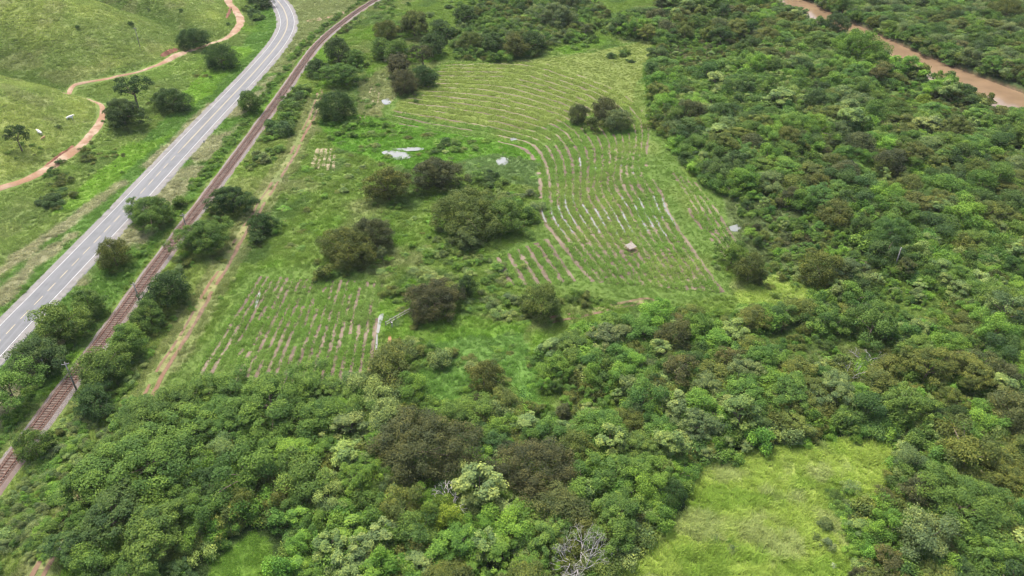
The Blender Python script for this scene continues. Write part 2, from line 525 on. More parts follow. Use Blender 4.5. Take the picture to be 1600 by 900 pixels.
GX, GY = axis(-300, 262, 1.2, -3500, 3500), axis(58, 520, 1.2, -3000, 5000)
gx, gy = np.meshgrid(GX, GY)
fx, fy = gx.ravel(), gy.ravel()
gz = height(fx, fy)
nx, ny = len(GX), len(GY)
idx = (np.arange(ny - 1)[:, None] * nx + np.arange(nx - 1)[None]).ravel()
gme = mesh('ground', np.stack([fx, fy, gz], 1), np.stack([idx, idx + 1, idx + nx + 1, idx + nx], 1), True)
ca = gme.attributes.new('cover', 'FLOAT_COLOR', 'POINT')
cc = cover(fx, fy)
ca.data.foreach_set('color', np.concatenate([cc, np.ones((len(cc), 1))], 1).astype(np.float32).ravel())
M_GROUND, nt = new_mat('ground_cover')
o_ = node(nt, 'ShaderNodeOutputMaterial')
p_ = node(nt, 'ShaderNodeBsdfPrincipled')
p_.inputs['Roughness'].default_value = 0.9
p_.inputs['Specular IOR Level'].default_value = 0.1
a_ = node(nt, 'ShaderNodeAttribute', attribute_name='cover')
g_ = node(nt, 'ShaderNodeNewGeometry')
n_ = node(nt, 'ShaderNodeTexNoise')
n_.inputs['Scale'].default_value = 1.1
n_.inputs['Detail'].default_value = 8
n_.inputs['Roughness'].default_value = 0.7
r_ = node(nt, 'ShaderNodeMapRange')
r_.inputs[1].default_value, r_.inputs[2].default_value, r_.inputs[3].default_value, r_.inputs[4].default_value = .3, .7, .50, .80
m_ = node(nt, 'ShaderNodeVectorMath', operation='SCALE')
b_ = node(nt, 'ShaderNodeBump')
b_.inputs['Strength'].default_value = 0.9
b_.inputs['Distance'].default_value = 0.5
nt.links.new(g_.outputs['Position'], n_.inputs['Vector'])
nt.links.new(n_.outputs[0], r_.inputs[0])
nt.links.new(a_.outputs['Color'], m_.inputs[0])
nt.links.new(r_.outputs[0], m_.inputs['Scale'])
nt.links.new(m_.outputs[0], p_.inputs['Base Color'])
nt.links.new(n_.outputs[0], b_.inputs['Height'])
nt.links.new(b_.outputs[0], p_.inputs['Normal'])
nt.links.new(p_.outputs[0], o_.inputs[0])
tag(link('ground', gme, M_GROUND), 'green grassland rising to a pasture hill on one side', 'ground', kind='structure')

# ------------------------------------------------------------------ ribbons along centre lines
def resample(pts, step):
    pts = np.asarray(pts, float)
    # Catmull-Rom through the surveyed points, then even steps
    P = np.vstack([2 * pts[0] - pts[1], pts, 2 * pts[-1] - pts[-2]])
    out = []
    for i in range(1, len(P) - 2):
        t = np.linspace(0, 1, 12, endpoint=False)[:, None]
        p0, p1, p2, p3 = P[i - 1], P[i], P[i + 1], P[i + 2]
        out.append(.5 * (2 * p1 + (p2 - p0) * t + (2 * p0 - 5 * p1 + 4 * p2 - p3) * t ** 2 + (3 * p1 - p0 - 3 * p2 + p3) * t ** 3))
    q = np.vstack(out + [pts[-1:]])
    s = np.r_[0, np.cumsum(np.hypot(*np.diff(q, axis=0).T))]
    n = max(2, int(s[-1] / step) + 1)
    u = np.linspace(0, s[-1], n)
    return np.stack([np.interp(u, s, q[:, 0]), np.interp(u, s, q[:, 1])], 1), u

def normals(q):
    d = np.gradient(q, axis=0)
    d /= np.maximum(np.linalg.norm(d, axis=1, keepdims=True), 1e-9)
    return np.stack([d[:, 1], -d[:, 0]], 1)        # to the right of travel

def ribbon(name, q, offs, zs, mat, parent=None, follow=True, z0=0.0, keep=None):
    """cross-section points at lateral offsets offs (each scalar or per-point) and heights zs above the ground (or above z0)"""
    nn = normals(q)
    cols = []
    for o, z in zip(offs, zs):
        o = np.broadcast_to(np.asarray(o, float), (len(q),))
        p = q + nn * o[:, None]
        zz = (height(p[:, 0], p[:, 1]) if follow else np.full(len(q), z0)) + z
        cols.append(np.stack([p[:, 0], p[:, 1], zz], 1))
    k = len(cols)
    V = np.stack(cols, 1).reshape(-1, 3)
    i = np.arange(len(q) - 1)
    if keep is not None:
        i = i[keep[:-1] & keep[1:]]
    f = [np.stack([i * k + j, i * k + j + 1, (i + 1) * k + j + 1, (i + 1) * k + j], 1) for j in range(k - 1)]
    fa = np.concatenate(f)
    if len(fa) == 0:
        return None
    used, inv = np.unique(fa, return_inverse=True)
    return link(name, mesh(name, V[used], inv.reshape(fa.shape)[:, ::-1]), mat, parent)

# road
yy = np.arange(-40, 520, 2.0)
rq, ru = resample(np.stack([xroad(np.array(ROAD_Y, float)), np.array(ROAD_Y, float)], 1), 1.5)
road = ribbon('road', rq, [-5.9, -5.5, -3.55, 0, 3.55, 5.5, 5.9], [-.1, .13, .155, .18, .155, .13, -.1], M_ASPH, follow=False)
tag(road, 'straight grey two-lane asphalt road curving away at the top', 'road', kind='structure')
ed = [.12 * (vnoise(ru, ru * 0, 3, s) - .5) for s in (1, 2, 3, 4)]
ribbon('road_shoulder', rq, [-5.45 + ed[0] * 3, -3.65], [.1385, .1595], M_SHLD, road, follow=False)
ribbon('road_shoulder', rq, [3.65, 5.45 + ed[1] * 3], [.1595, .1385], M_SHLD, road, follow=False)
ribbon('edge_line', rq, [-3.53, -3.40], [.163, .164], M_WHITE, road, follow=False)
ribbon('edge_line', rq, [3.40, 3.53], [.164, .163], M_WHITE, road, follow=False)
for y0 in np.arange(92.0, 250.0, 6.0):
    dy = np.array([y0, y0 + 1.9, y0 + 3.8])
    ribbon('centre_dash', np.stack([np.interp(dy, rq[:, 1], rq[:, 0]), dy], 1), [-.10, .10], [.186, .186], M_YELLOW, road, follow=False)
m = rq[:, 1] > 251
ribbon('centre_line', rq[m], [-.24, -.08], [.186, .186], M_YELLOW, road, follow=False)
ribbon('centre_line', rq[m], [.08, .24], [.186, .186], M_YELLOW, road, follow=False)
sq, su = resample([(-107, 408), (-101, 413), (-93, 422), (-84, 437)], 1.0)
tag(ribbon('side_lane', sq, [-2.0, -1, 0, 1, 2.0], [.03, .07, .08, .07, .03], M_TRAIL), 'short orange dirt lane joining the road near its bend', 'lane', kind='structure')

# railway
kq, ku = resample(np.stack([np.array(RAIL_X, float), np.array(RAIL_Y, float)], 1), 1.0)
railway = empty('railway_track', (0, 0, 0))
tag(railway, 'rusty railway track on timber sleepers and grey ballast beside the road', 'railway')
e1, e2 = .7 * (fbm(ku, ku * 0, 4, 5) - .5), .7 * (fbm(ku, ku * 0, 4, 6) - .5)
ribbon('ballast', kq, [-2.95 + e1, -1.75, 0, 1.75, 2.95 + e2], [-.1, .33, .36, .33, -.1], M_BALLAST, railway, follow=False)
ribbon('track_bed', kq, [-1.7 + e1 * .4, 0, 1.7 + e2 * .4], [.345, .37, .345], M_BED, railway, follow=False)
for s in (-1, 1):
    c = s * .82
    ribbon('rail', kq, [c - .08, c - .045, c + .045, c + .08], [.44, .60, .60, .44], M_RAIL, railway, follow=False)
V, Fc = [], []
box_vf(V, Fc, (0, 0, 0), (2.55, .22, .17))
sl_me = mesh('sleeper', V, Fc)
sl_me.materials.append(M_SLEEPER)
ks = np.arange(0, ku[-1], .78)
kx, ky = np.interp(ks, ku, kq[:, 0]), np.interp(ks, ku, kq[:, 1])
kn = normals(np.stack([kx, ky], 1))
vis = np.where((ky > 92) & (ky < 470))[0]
V, Fc = [], []
from mathutils import Matrix
for c, i in enumerate(vis):
    a = math.atan2(kn[i, 1], kn[i, 0]) + random.gauss(0, .02)
    if c < 300:
        o = link('sleeper', sl_me, None, railway)
        o.location = (kx[i], ky[i], .40)
        o.rotation_euler = (0, 0, a)
    else:
        box_vf(V, Fc, (kx[i], ky[i], .40), (2.55, .22, .17), Matrix.Rotation(a, 3, 'Z'))
tag(link('far_sleepers', mesh('far_sleepers', V, Fc), M_SLEEPER, railway), kind='stuff')

# farm track with two ruts
tq, tu = resample(np.stack([np.array(TRK_X, float), np.array(TRK_Y, float)], 1), .8)
jit = 1.2 * (fbm(tu, tu * 0, 14, 21) - .5)
track = ribbon('dirt_track', tq, [-1.55 + jit, -.8 + jit, -.1 + jit, .7 + jit, 1.5 + jit], [.0, .05, .05, .05, .0], M_WORN,
               keep=fbm(tu, tu * 0, 9, 22) > .46)
tag(track, 'narrow farm track with two worn ruts running beside the railway', 'track', kind='structure')
for s, sd in ((-.95, 31), (.95, 32)):
    w = (.30 if s > 0 else .18) + .34 * fbm(tu, tu * 0, 5, sd)
    c = s + jit
    ribbon('wheel_rut', tq, [c - w, c, c + w], [.075, .085, .075], M_RUT, track, keep=(fbm(tu, tu * 0, 7, sd + 5) > (.27 if s > 0 else .40)))
fq, fu = resample(poly([(860, 500), (905, 492), (950, 482), (1005, 470), (1025, 474)]), .8)
ftrack = ribbon('field_track', fq, [-1.3, 0, 1.3], [.02, .06, .02], M_WORN, keep=fbm(fu, fu * 0, 6, 23) > .45)
tag(ftrack, 'short rutted field track below the crop rows', 'track', kind='structure')
for s, sd in ((-.9, 41), (.9, 42)):
    w = .25 + .3 * fbm(fu, fu * 0, 4, sd)
    ribbon('wheel_rut', fq, [s - w, s, s + w], [.07, .09, .07], M_RUT, ftrack, keep=fbm(fu, fu * 0, 6, sd) > .40)

# hill trail
TRAIL = [(-60, 318, 2.2), (0, 294, 2.0), (40, 281, 2.2), (75, 263, 2.8), (97, 247, 3.6), (122, 231, 2.2), (141, 211, 2.6), (155, 194, 2.4), (161, 177, 1.7), (157, 163, 1.5), (140, 156, 1.3), (118, 151, 1.2), (101, 146, 1.3),
         (112, 137, 1.4), (150, 126, 1.4), (200, 116, 1.4), (240, 104, 1.6), (264, 93, 2.6), (285, 83, 2.6), (305, 77, 1.6), (330, 68, 1.4), (353, 60, 2.0), (368, 48, 3.2), (376, 33, 3.2), (368, 16, 3.2), (357, 3, 3.4), (362, -14, 2.5)]
tp = poly([(a, b) for a, b, w in TRAIL])
hq, hu = resample(tp, .8)
s_ = np.r_[0, np.cumsum(np.hypot(*np.diff(tp, axis=0).T))]
hw = np.interp(hu / hu[-1], s_ / s_[-1], [w * .6 for a, b, w in TRAIL]) * (.75 + .5 * fbm(hu, hu * 0, 6, 51))
hw2 = np.interp(hu / hu[-1], s_ / s_[-1], [w * .6 for a, b, w in TRAIL]) * (.75 + .5 * fbm(hu, hu * 0, 6, 52))
tag(ribbon('hill_trail', hq, [-hw, -hw * .6, -hw * .2, hw2 * .2, hw2 * .6, hw2], [.02, .14, .16, .16, .14, .02], M_TRAIL),
    'winding orange dirt trail around the foot of the hill', 'trail', kind='structure')

def bank(px0, px1, h, depth, name, label):
    a, b = at(*px0), at(*px1)
    n = 14
    V, Fc = [], []
    rows = 5
    dx, dy = b[0] - a[0], b[1] - a[1]
    L = math.hypot(dx, dy)
    ux, uy = -dy / L, dx / L
    if foot_d(a[0] + ux, a[1] + uy) < foot_d(a[0], a[1]):
        ux, uy = -ux, -uy
    for i in range(n):
        t = i / (n - 1)
        hh = h * math.sin(math.pi * t) ** .5 * (.75 + .5 * random.random())
        for j in range(rows):
            s = j / (rows - 1)
            off = depth * s * (.8 + .4 * random.random())
            x, y = a[0] + dx * t + ux * off, a[1] + dy * t + uy * off
            z = float(height(x, y)) - .1 + (hh * min(1, s * 1.6) if j < rows - 1 else 0)
            V.append((x, y, z))
    for i in range(n - 1):
        for j in range(rows - 1):
            Fc.append((i * rows + j, (i + 1) * rows + j, (i + 1) * rows + j + 1, i * rows + j + 1))
    tag(link(name, mesh(name, V, Fc), M_REDBANK), label, 'bank', kind='structure')

bank((256, 90), (284, 78), 1.3, 2.6, 'eroded_bank', 'red eroded earth bank cut above the hill trail')
bank((358, 30), (366, 10), 1.0, 2.0, 'eroded_bank', 'red eroded bank beside the far end of the trail')
bank((70, 262), (120, 228), .6, 1.2, 'eroded_bank', 'low red bank along the lower hill trail')

# river
vq, vu = resample(RIV, 4.0)
tag(ribbon('river', vq, [-13.5, 0, 13.5], [-1.7, -1.7, -1.7], M_RIVER, follow=False), 'muddy brown river winding through the forest', 'river', kind='structure')

POOLS = []
def pool(name, label, px, mat, dz=.10, cat='pond'):
    q = poly(px)
    POOLS.append(q.mean(0) + (q - q.mean(0)) * .8)
    c = q.mean(0)
    P = np.vstack([q, q[:1]])
    rs, _ = resample(P, .5)
    rs = rs[:-1]
    k = 1 + .22 * (vnoise(rs[:, 0], rs[:, 1], 1.6, 77) - .5)
    rs = c + (rs - c) * k[:, None]
    z = float(np.percentile(height(rs[:, 0], rs[:, 1]), 85)) + .06
    V = np.concatenate([[[c[0], c[1], z]], np.c_[rs, np.full(len(rs), z)]])
    n = len(rs)
    Fc = np.array([(0, 1 + i, 1 + (i + 1) % n) for i in range(n)])
    return tag(link(name, mesh(name, V, Fc), mat), label, cat, kind='structure')

pool('pond', 'pale shallow pond lying in bright marsh grass', [(595, 238), (612, 236), (630, 238), (643, 242), (640, 248), (622, 250), (608, 247)], M_POND, .22)
pool('pond', 'thin pale pool just behind the marsh pond', [(612, 233), (640, 230), (662, 232), (655, 236), (630, 236)], M_POND, .22)
pool('pond', 'small pale pool at the edge of the pondweed', [(775, 252), (785, 246), (795, 250), (790, 257), (778, 258)], M_POND, .22)
pool('pond', 'tiny pale puddle by the dark trees above the marsh', [(596, 158), (604, 153), (611, 160), (605, 164), (598, 162)], M_POND, .2)
pool('pond', 'small puddle at the left edge of the crop rows', [(795, 217), (804, 215), (808, 219), (800, 221)], M_POND, .2)
pool('pond', 'greyish puddle in the scrub beside the crop rows', [(1139, 355), (1150, 351), (1159, 355), (1155, 361), (1143, 361)], M_POND, .2)
pool('pond', 'small grey puddle beside the round olive bush', [(1308, 440), (1318, 436), (1322, 443), (1312, 446)], M_POND, .2)

# ------------------------------------------------------------------ crop fields: furrows are parts of their field
ROWPTS, FURROWS = [], []          # where the crop grows
def field(name, label, Lg, Rg, nrow, wet, seed, gap=.42, wid=.42, mat=None, crop=True):
    A, B = poly(Lg), poly(Rg)
    root = empty(name, (0, 0, 0))
    tag(root, label, 'field', kind='structure')
    lines = []
    for r in range(nrow):
        t = r / (nrow - 1)
        q, u = resample(A * (1 - t) + B * t, .8)
        nn = normals(q)
        q = q + nn * (.5 * (fbm(u, u * 0 + r * 31, 18, seed) - .5))[:, None]
        lines.append((q, u))
        k = fbm(u, u * 0 + r * 7.7, 11, seed + 3) > gap + .15 * (q[:, 1] > 255) + (.2 if r in (0, nrow - 1) else 0)
        w = wid * (.35 + .85 * fbm(u, u * 0 + r * 5, 3.0, seed + 4)) * np.where(q[:, 1] > 255, .46, 1)
        ribbon('furrow', q, [-w * 1.25, 0, w * 1.25], [.05, .075, .05], mat or M_SOIL, root, keep=k)
        FURROWS.append(q[k])
        for (p0, p1, prob) in wet:                     # standing water in the furrow between two distances seen in the photo
            sh_ = random.uniform(-3.5, 3.5)
            kk = (q[:, 1] > p0 + sh_) & (q[:, 1] < p1 + sh_ * 1.5) & (fbm(u, u * 0 + r * 9.1, 9, seed + 6) > 1 - prob)
            if kk.sum() > 3:
                ribbon('furrow_puddle', q, [-w * .42, w * .42], [.12, .12], M_WET, root, keep=kk)
    if crop:
        for (q, u), (q2, u2) in zip(lines[:-1], lines[1:]):
            n = max(len(q), len(q2))
            s = np.linspace(0, 1, n)
            a = np.stack([np.interp(s, u / u[-1], q[:, j]) for j in (0, 1)], 1)
            b = np.stack([np.interp(s, u2 / u2[-1], q2[:, j]) for j in (0, 1)], 1)
            for f in ((.28, .5, .72) if np.median(np.hypot(*(a - b).T)) > 2.9 else (.38, .62)):
                ROWPTS.append(a * (1 - f) + b * f + RNG.normal(0, .16, a.shape))
    return root

field('crop_field', 'large field of curved crop rows around the small shelter',
      [(600, 186), (690, 207), (770, 219), (823, 236), (842, 270), (846, 310), (850, 340), (868, 368), (895, 402), (928, 440)],
      [(700, 96), (820, 95), (905, 118), (968, 145), (1004, 175), (1013, 205), (1008, 257), (1030, 300), (1050, 345), (1128, 457)], 16,
      [(195, 213, .66), (235, 242, .42)], 200, gap=.17, wid=.80)
field('crop_field', 'block of short slanting rows left of the main crop field', [(778, 402), (790, 425), (802, 446)], [(852, 374), (874, 406), (898, 440)], 6, [], 230, gap=.15, wid=.72)
field('crop_field', 'faint outer rows at the forest side of the crop field', [(1040, 262), (1062, 300), (1088, 345), (1135, 400)], [(1085, 285), (1108, 315), (1128, 345), (1152, 385)], 5, [], 240, gap=.36, wid=.55)
field('crop_field', 'small field of straight broken rows beside the farm track', [(292, 600), (322, 550), (360, 490), (398, 432)], [(572, 612), (580, 560), (588, 500), (596, 440)], 20, [], 260, gap=.34, wid=.46, mat=M_SOIL)
field('fallow_plot', 'tiny patch of pale dry rows next to the farm track', [(480, 262), (486, 245), (490, 232)], [(520, 268), (522, 245), (524, 232)], 6, [], 280, gap=.3, wid=.6, mat=M_PALE, crop=False)
field('fallow_plot', 'bare brownish rows in front of the dark tree clump', [(562, 186), (566, 166), (572, 140), (585, 112)], [(592, 186), (598, 166), (600, 140), (606, 118)], 5, [], 290, gap=.38, wid=.8, mat=M_PALE, crop=False)
pool('puddle', 'white puddle streak high in the straight broken rows', [(397, 481), (400, 470), (404, 459), (407, 461), (404, 471), (400, 482)], M_POND, .16, 'puddle')
pool('puddle', 'long pale puddle in the furrow below the fence', [(586, 554), (587, 538), (588, 524), (590, 524), (590, 540), (588.5, 555)], M_POND, .16, 'puddle')
pool('puddle', 'orange muddy puddle in the furrow beside the fence', [(606, 546), (606, 533), (608, 521), (610, 521), (612, 533), (611, 547)], M_MUD, .16, 'puddle')
pool('puddle', 'pale grey puddle patch at the end of the fence', [(588, 519), (590, 505), (592, 493), (599, 491), (598, 500), (595, 508), (592, 520)], M_POND, .16, 'puddle')
pool('puddle', 'short white puddle under the orange mud puddle', [(607, 556), (607.5, 549), (610, 549), (610, 556)], M_POND, .16, 'puddle')

# ------------------------------------------------------------------ plant forms
def leafcards(pos, nrm, size, lv, rng, aspect=.62):
    n = len(pos)
    r = rng.normal(size=(n, 3))
    t = np.cross(nrm, r)
    t /= np.maximum(np.linalg.norm(t, axis=1, keepdims=True), 1e-6)
    b = np.cross(nrm, t)
    s = size[:, None]
    V = np.stack([pos - t * s * .5, pos + b * s * .5 * aspect, pos + t * s * .5, pos - b * s * .5 * aspect], 1).reshape(-1, 3)
    Fq = np.arange(n * 4).reshape(n, 4)
    return V, Fq, np.repeat(lv, 4)

def crown_cloud(seed, Rr, H, z0, ncl, nl, ls, rc=(.22, .36), low=-.15, irr=.22, flat=.75, jit=.55, fill=.2, shell=.74):
    rng = np.random.default_rng(seed)
    az = rng.uniform(0, 2 * math.pi, ncl)
    cz = rng.uniform(low, 1, ncl)
    ph = rng.uniform(0, 6.28, 4)
    lump = 1 + irr * (np.sin(2 * az + ph[0]) * .5 + np.sin(3 * az + ph[1]) * .5 + np.sin(5 * az + ph[2]) * .3)
    sz = np.sqrt(np.maximum(0, 1 - np.clip(cz, -1, 1) ** 2))
    rr = Rr * shell * lump * rng.uniform(.70, 1.14, ncl)
    C = np.stack([rr * sz * np.cos(az), rr * sz * np.sin(az), z0 + H * .36 + H * .48 * cz * rng.uniform(.88, 1.12, ncl)], 1)
    cr = Rr * rng.uniform(rc[0], rc[1], ncl)
    cv = rng.uniform(.74, 1.32, ncl)
    pr = cr ** 2 / np.sum(cr ** 2)
    w = rng.choice(ncl, nl, p=pr)
    d = rng.normal(size=(nl, 3))
    d /= np.linalg.norm(d, axis=1, keepdims=True)
    d[:, 2] = np.where(d[:, 2] < -.35, -d[:, 2], d[:, 2])
    ax = rng.uniform(.74, 1.3, (ncl, 3)) * np.array((1, 1, flat))
    rad = np.where(rng.uniform(size=nl) < .10, rng.uniform(1.0, 1.34, nl), rng.uniform(.62, 1.04, nl))
    pos = C[w] + d * (cr[w] * rad)[:, None] * ax[w]
    nr = d * .6 + np.array((0, 0, .6)) + rng.normal(size=(nl, 3)) * jit
    lv = cv[w] * rng.uniform(.72, 1.28, nl)
    nf = int(nl * fill)
    e = rng.normal(size=(nf, 3))
    e /= np.linalg.norm(e, axis=1, keepdims=True)
    e *= rng.uniform(.3, 1, nf)[:, None] ** .5
    fp = e * np.array((Rr * .72, Rr * .72, H * .42)) + np.array((0, 0, z0 + H * .40))
    pos = np.concatenate([pos, fp])
    nr = np.concatenate([nr, rng.normal(size=(nf, 3)) + np.array((0, 0, .5))])
    lv = np.concatenate([lv, rng.uniform(.75, 1.2, nf)])
    nr /= np.maximum(np.linalg.norm(nr, axis=1, keepdims=True), 1e-6)
    pos[:, 2] = np.maximum(pos[:, 2], .05)
    sizes = ls * rng.uniform(.7, 1.35, len(pos))
    return leafcards(pos, nr, sizes, lv, rng), C, cr

def put_lv(me, lv):
    a = me.attributes.new('lv', 'FLOAT', 'POINT')
    a.data.foreach_set('value', lv.astype(np.float32))

def trunk_vf(C, Rr, H, z0, seed, limbs=6, thick=.045):
    rng = random.Random(seed)
    V, Fc = [], []
    top = z0 + H * .30
    lean = (rng.uniform(-.2, .2), rng.uniform(-.2, .2))
    r0 = Rr * thick
    tube_vf(V, Fc, [(0, 0, -.6), (0, 0, 0), (lean[0] * .4, lean[1] * .4, top * .5), (lean[0], lean[1], top)], [r0 * 1.6, r0 * 1.3, r0, r0 * .8], 7)
    for k in np.linspace(0, len(C) - 1, limbs).astype(int):
        c = C[k]
        mx = (c[0] * .5 + rng.uniform(-.2, .2), c[1] * .5 + rng.uniform(-.2, .2), (top + c[2]) * .5 + .1)
        tube_vf(V, Fc, [(lean[0] * .8, lean[1] * .8, top * .85), mx, tuple(c)], [r0 * .55, r0 * .38, r0 * .14], 5)
    return V, Fc

FORMS = {}      # family -> list of (crown mesh, trunk mesh, nominal radius, nominal height)
def form(fam, seed, Rr, H, z0, ncl, nl, ls, **kw):
    tk = kw.pop('thick', .045)
    (V, Fq, lv), C, cr = crown_cloud(seed, Rr, H, z0, ncl, nl, ls, **kw)
    cm = mesh('crown', V, Fq)
    put_lv(cm, lv)
    cm.materials.append(M_LEAF)
    tv, tf = trunk_vf(C, Rr, H, z0, seed, thick=tk)
    tm = mesh('trunk', tv, tf, True)
    tm.materials.append(M_BARK)
    both = mesh('tree_form', np.concatenate([V, np.array(tv)]), [tuple(f) for f in Fq.tolist()] + [tuple(i + len(V) for i in f) for f in tf])
    put_lv(both, np.concatenate([lv, np.ones(len(tv))]))
    both.materials.append(M_LEAF)
    both.materials.append(M_BARK)
    mi = np.zeros(len(both.polygons), np.int32)
    mi[len(Fq):] = 1
    both.polygons.foreach_set('material_index', mi)
    FORMS.setdefault(fam, []).append((cm, tm, Rr, z0 + H, both))

for s in range(6):     # feathery spreading trees
    form('feather', 100 + s, 5.0, 6.0, 1.4, 64, 11000, .28, rc=(.12, .25), flat=.5, irr=.5, low=-.25, jit=.4, shell=.84, fill=.08)
for s in range(4):     # dense domes
    form('dome', 200 + s, 5.0, 6.4, .5, 80, 13000, .26, rc=(.15, .26), flat=.85, irr=.28, low=-.7, shell=.80, fill=.14)
for s in range(4):     # full leafy crowns down to the ground
    form('full', 250 + s, 5.0, 6.2, .5, 70, 13000, .28, rc=(.15, .30), flat=.6, irr=.42, low=-.65, jit=.45, shell=.82, fill=.16)
for s in range(2):     # very large crowns with leaves of ordinary size
    form('grand', 150 + s, 9.0, 8.6, .9, 150, 34000, .30, rc=(.09, .19), flat=.55, irr=.42, low=-.5, jit=.4, shell=.84, fill=.16)
for s in range(2):
    form('granddome', 170 + s, 9.0, 9.6, .5, 170, 34000, .27, rc=(.10, .18), flat=.85, irr=.26, low=-.7, shell=.82, fill=.18)
for s in range(6):     # lobed, uneven crowns
    form('lobed', 300 + s, 4.5, 6.0, .9, 20, 8000, .27, rc=(.18, .36), flat=.75, irr=.6, low=-.35, shell=.78, fill=.06)
for s in range(3):     # open crowns
    form('open', 400 + s, 4.2, 5.2, 1.6, 34, 4200, .27, rc=(.12, .26), flat=.6, irr=.45, low=-.1, fill=.05, thick=.05)
for s in range(4):     # pale, big-leaved
    form('rosette', 500 + s, 3.2, 5.0, 1.2, 20, 3600, .33, rc=(.16, .32), flat=.6, irr=.5, jit=.35, fill=.06)
for s in range(7):     # shrubs clothed to the ground
    form('shrub', 600 + s, 2.0, 2.5, .0, 11, 2200, .23, rc=(.26, .50), flat=.75, irr=.55, low=-.3, fill=.1)
for s in range(5):     # low creeper-covered mounds
    form('mound', 700 + s, 2.6, 2.0, .0, 15, 2600, .25, rc=(.22, .44), flat=.7, irr=.55, low=-.2, fill=.1)

def grass_form(seed, n, hgt, rad, wid, lean):
    rng = np.random.default_rng(seed)
    V, Fq, lv = [], [], []
    for i in range(n):
        a, r = rng.uniform(0, 6.283), rad * math.sqrt(rng.uniform())
        x, y = r * math.cos(a), r * math.sin(a)
        b = rng.uniform(0, 6.283)
        h = hgt * rng.uniform(.55, 1.15)
        w = wid * rng.uniform(.7, 1.3)
        tx, ty = math.cos(b), math.sin(b)
        lx, ly = -ty * lean * h * rng.uniform(.4, 1.3), tx * lean * h * rng.uniform(.4, 1.3)
        k = len(V)
        V += [(x - tx * w, y - ty * w, -.1), (x + tx * w, y + ty * w, -.1), (x + tx * w * .7 + lx * .45, y + ty * w * .7 + ly * .45, h * .65), (x - tx * w * .7 + lx * .45, y - ty * w * .7 + ly * .45, h * .65),
              (x + tx * w * .15 + lx, y + ty * w * .15 + ly, h), (x - tx * w * .15 + lx, y - ty * w * .15 + ly, h)]
        Fq += [(k, k + 1, k + 2, k + 3), (k + 3, k + 2, k + 4, k + 5)]
        lv += [rng.uniform(.86, 1.14)] * 6
    me = mesh('grass_tuft', V, np.array(Fq))
    put_lv(me, np.array(lv))
    me.materials.append(M_GRASS)
    return me

# ------------------------------------------------------------------ scatter (uncountable growth)
def proto_collection(name, meshes):
    c = bpy.data.collections.new(name)
    for i, me in enumerate(meshes):
        o = bpy.data.objects.new('%s_%02d' % (name, i), me)
        c.objects.link(o)
    return c

def scatter(name, pts, scale, idx, tint, coll, label, cat):
    n = len(pts)
    me = bpy.data.meshes.new(name)
    me.vertices.add(n)
    me.vertices.foreach_set('co', np.asarray(pts, np.float32).ravel())
    def attr(nm, ty, key, data):
        a = me.attributes.new(nm, ty, 'POINT')
        a.data.foreach_set(key, np.ascontiguousarray(data).ravel())
    attr('tint', 'FLOAT_VECTOR', 'vector', np.asarray(tint, np.float32))
    attr('size', 'FLOAT_VECTOR', 'vector', np.asarray(scale, np.float32) if np.ndim(scale) == 2 else np.repeat(np.asarray(scale, np.float32)[:, None], 3, 1))
    attr('form', 'INT', 'value', np.asarray(idx, np.int32))
    rot = np.zeros((n, 3), np.float32)
    rot[:, 2] = RNG.uniform(0, 6.283, n)
    attr('turn', 'FLOAT_VECTOR', 'vector', rot)
    o = link(name, me)
    ng = bpy.data.node_groups.new(name, 'GeometryNodeTree')
    ng.interface.new_socket('Geometry', in_out='INPUT', socket_type='NodeSocketGeometry')
    ng.interface.new_socket('Geometry', in_out='OUTPUT', socket_type='NodeSocketGeometry')
    gi, go = ng.nodes.new('NodeGroupInput'), ng.nodes.new('NodeGroupOutput')
    ci = ng.nodes.new('GeometryNodeCollectionInfo')
    ci.inputs['Collection'].default_value = coll
    ci.inputs['Separate Children'].default_value = True
    ci.inputs['Reset Children'].default_value = True
    ip = ng.nodes.new('GeometryNodeInstanceOnPoints')
    def na(nm, ty):
        a = ng.nodes.new('GeometryNodeInputNamedAttribute')
        a.data_type = ty
        a.inputs['Name'].default_value = nm
        return a.outputs['Attribute']
    er = ng.nodes.new('FunctionNodeEulerToRotation')
    L = ng.links.new
    L(gi.outputs[0], ip.inputs['Points'])
    L(ci.outputs[0], ip.inputs['Instance'])
    ip.inputs['Pick Instance'].default_value = True
    L(na('form', 'INT'), ip.inputs['Instance Index'])
    L(na('turn', 'FLOAT_VECTOR'), er.inputs[0])
    L(er.outputs[0], ip.inputs['Rotation'])
    L(na('size', 'FLOAT_VECTOR'), ip.inputs['Scale'])
    L(ip.outputs[0], go.inputs[0])
    md = o.modifiers.new('scatter', 'NODES')
    md.node_group = ng
    return tag(o, label, cat, kind='stuff')

TREE_FAMS = ['feather', 'full', 'dome', 'lobed', 'open', 'rosette']
TREE_LIST, TREE_AT = [], {}
for f in TREE_FAMS:
    TREE_AT[f] = len(TREE_LIST)
    TREE_LIST += [x[4] for x in FORMS[f]]
C_TREE = proto_collection('tree_form', TREE_LIST)
C_SHRUB = proto_collection('shrub_form', [x[0] for x in FORMS['shrub']] + [x[0] for x in FORMS['mound']])
NSH, NMO = len(FORMS['shrub']), len(FORMS['mound'])
C_GRASS = proto_collection('grass_form', [grass_form(800 + s, 46, .30, .85, .045, 1.0) for s in range(4)] + [grass_form(820 + s, 44, .80, .6, .045, .8) for s in range(4)] + [grass_form(840 + s, 30, .42, .5, .055, .9) for s in range(4)])

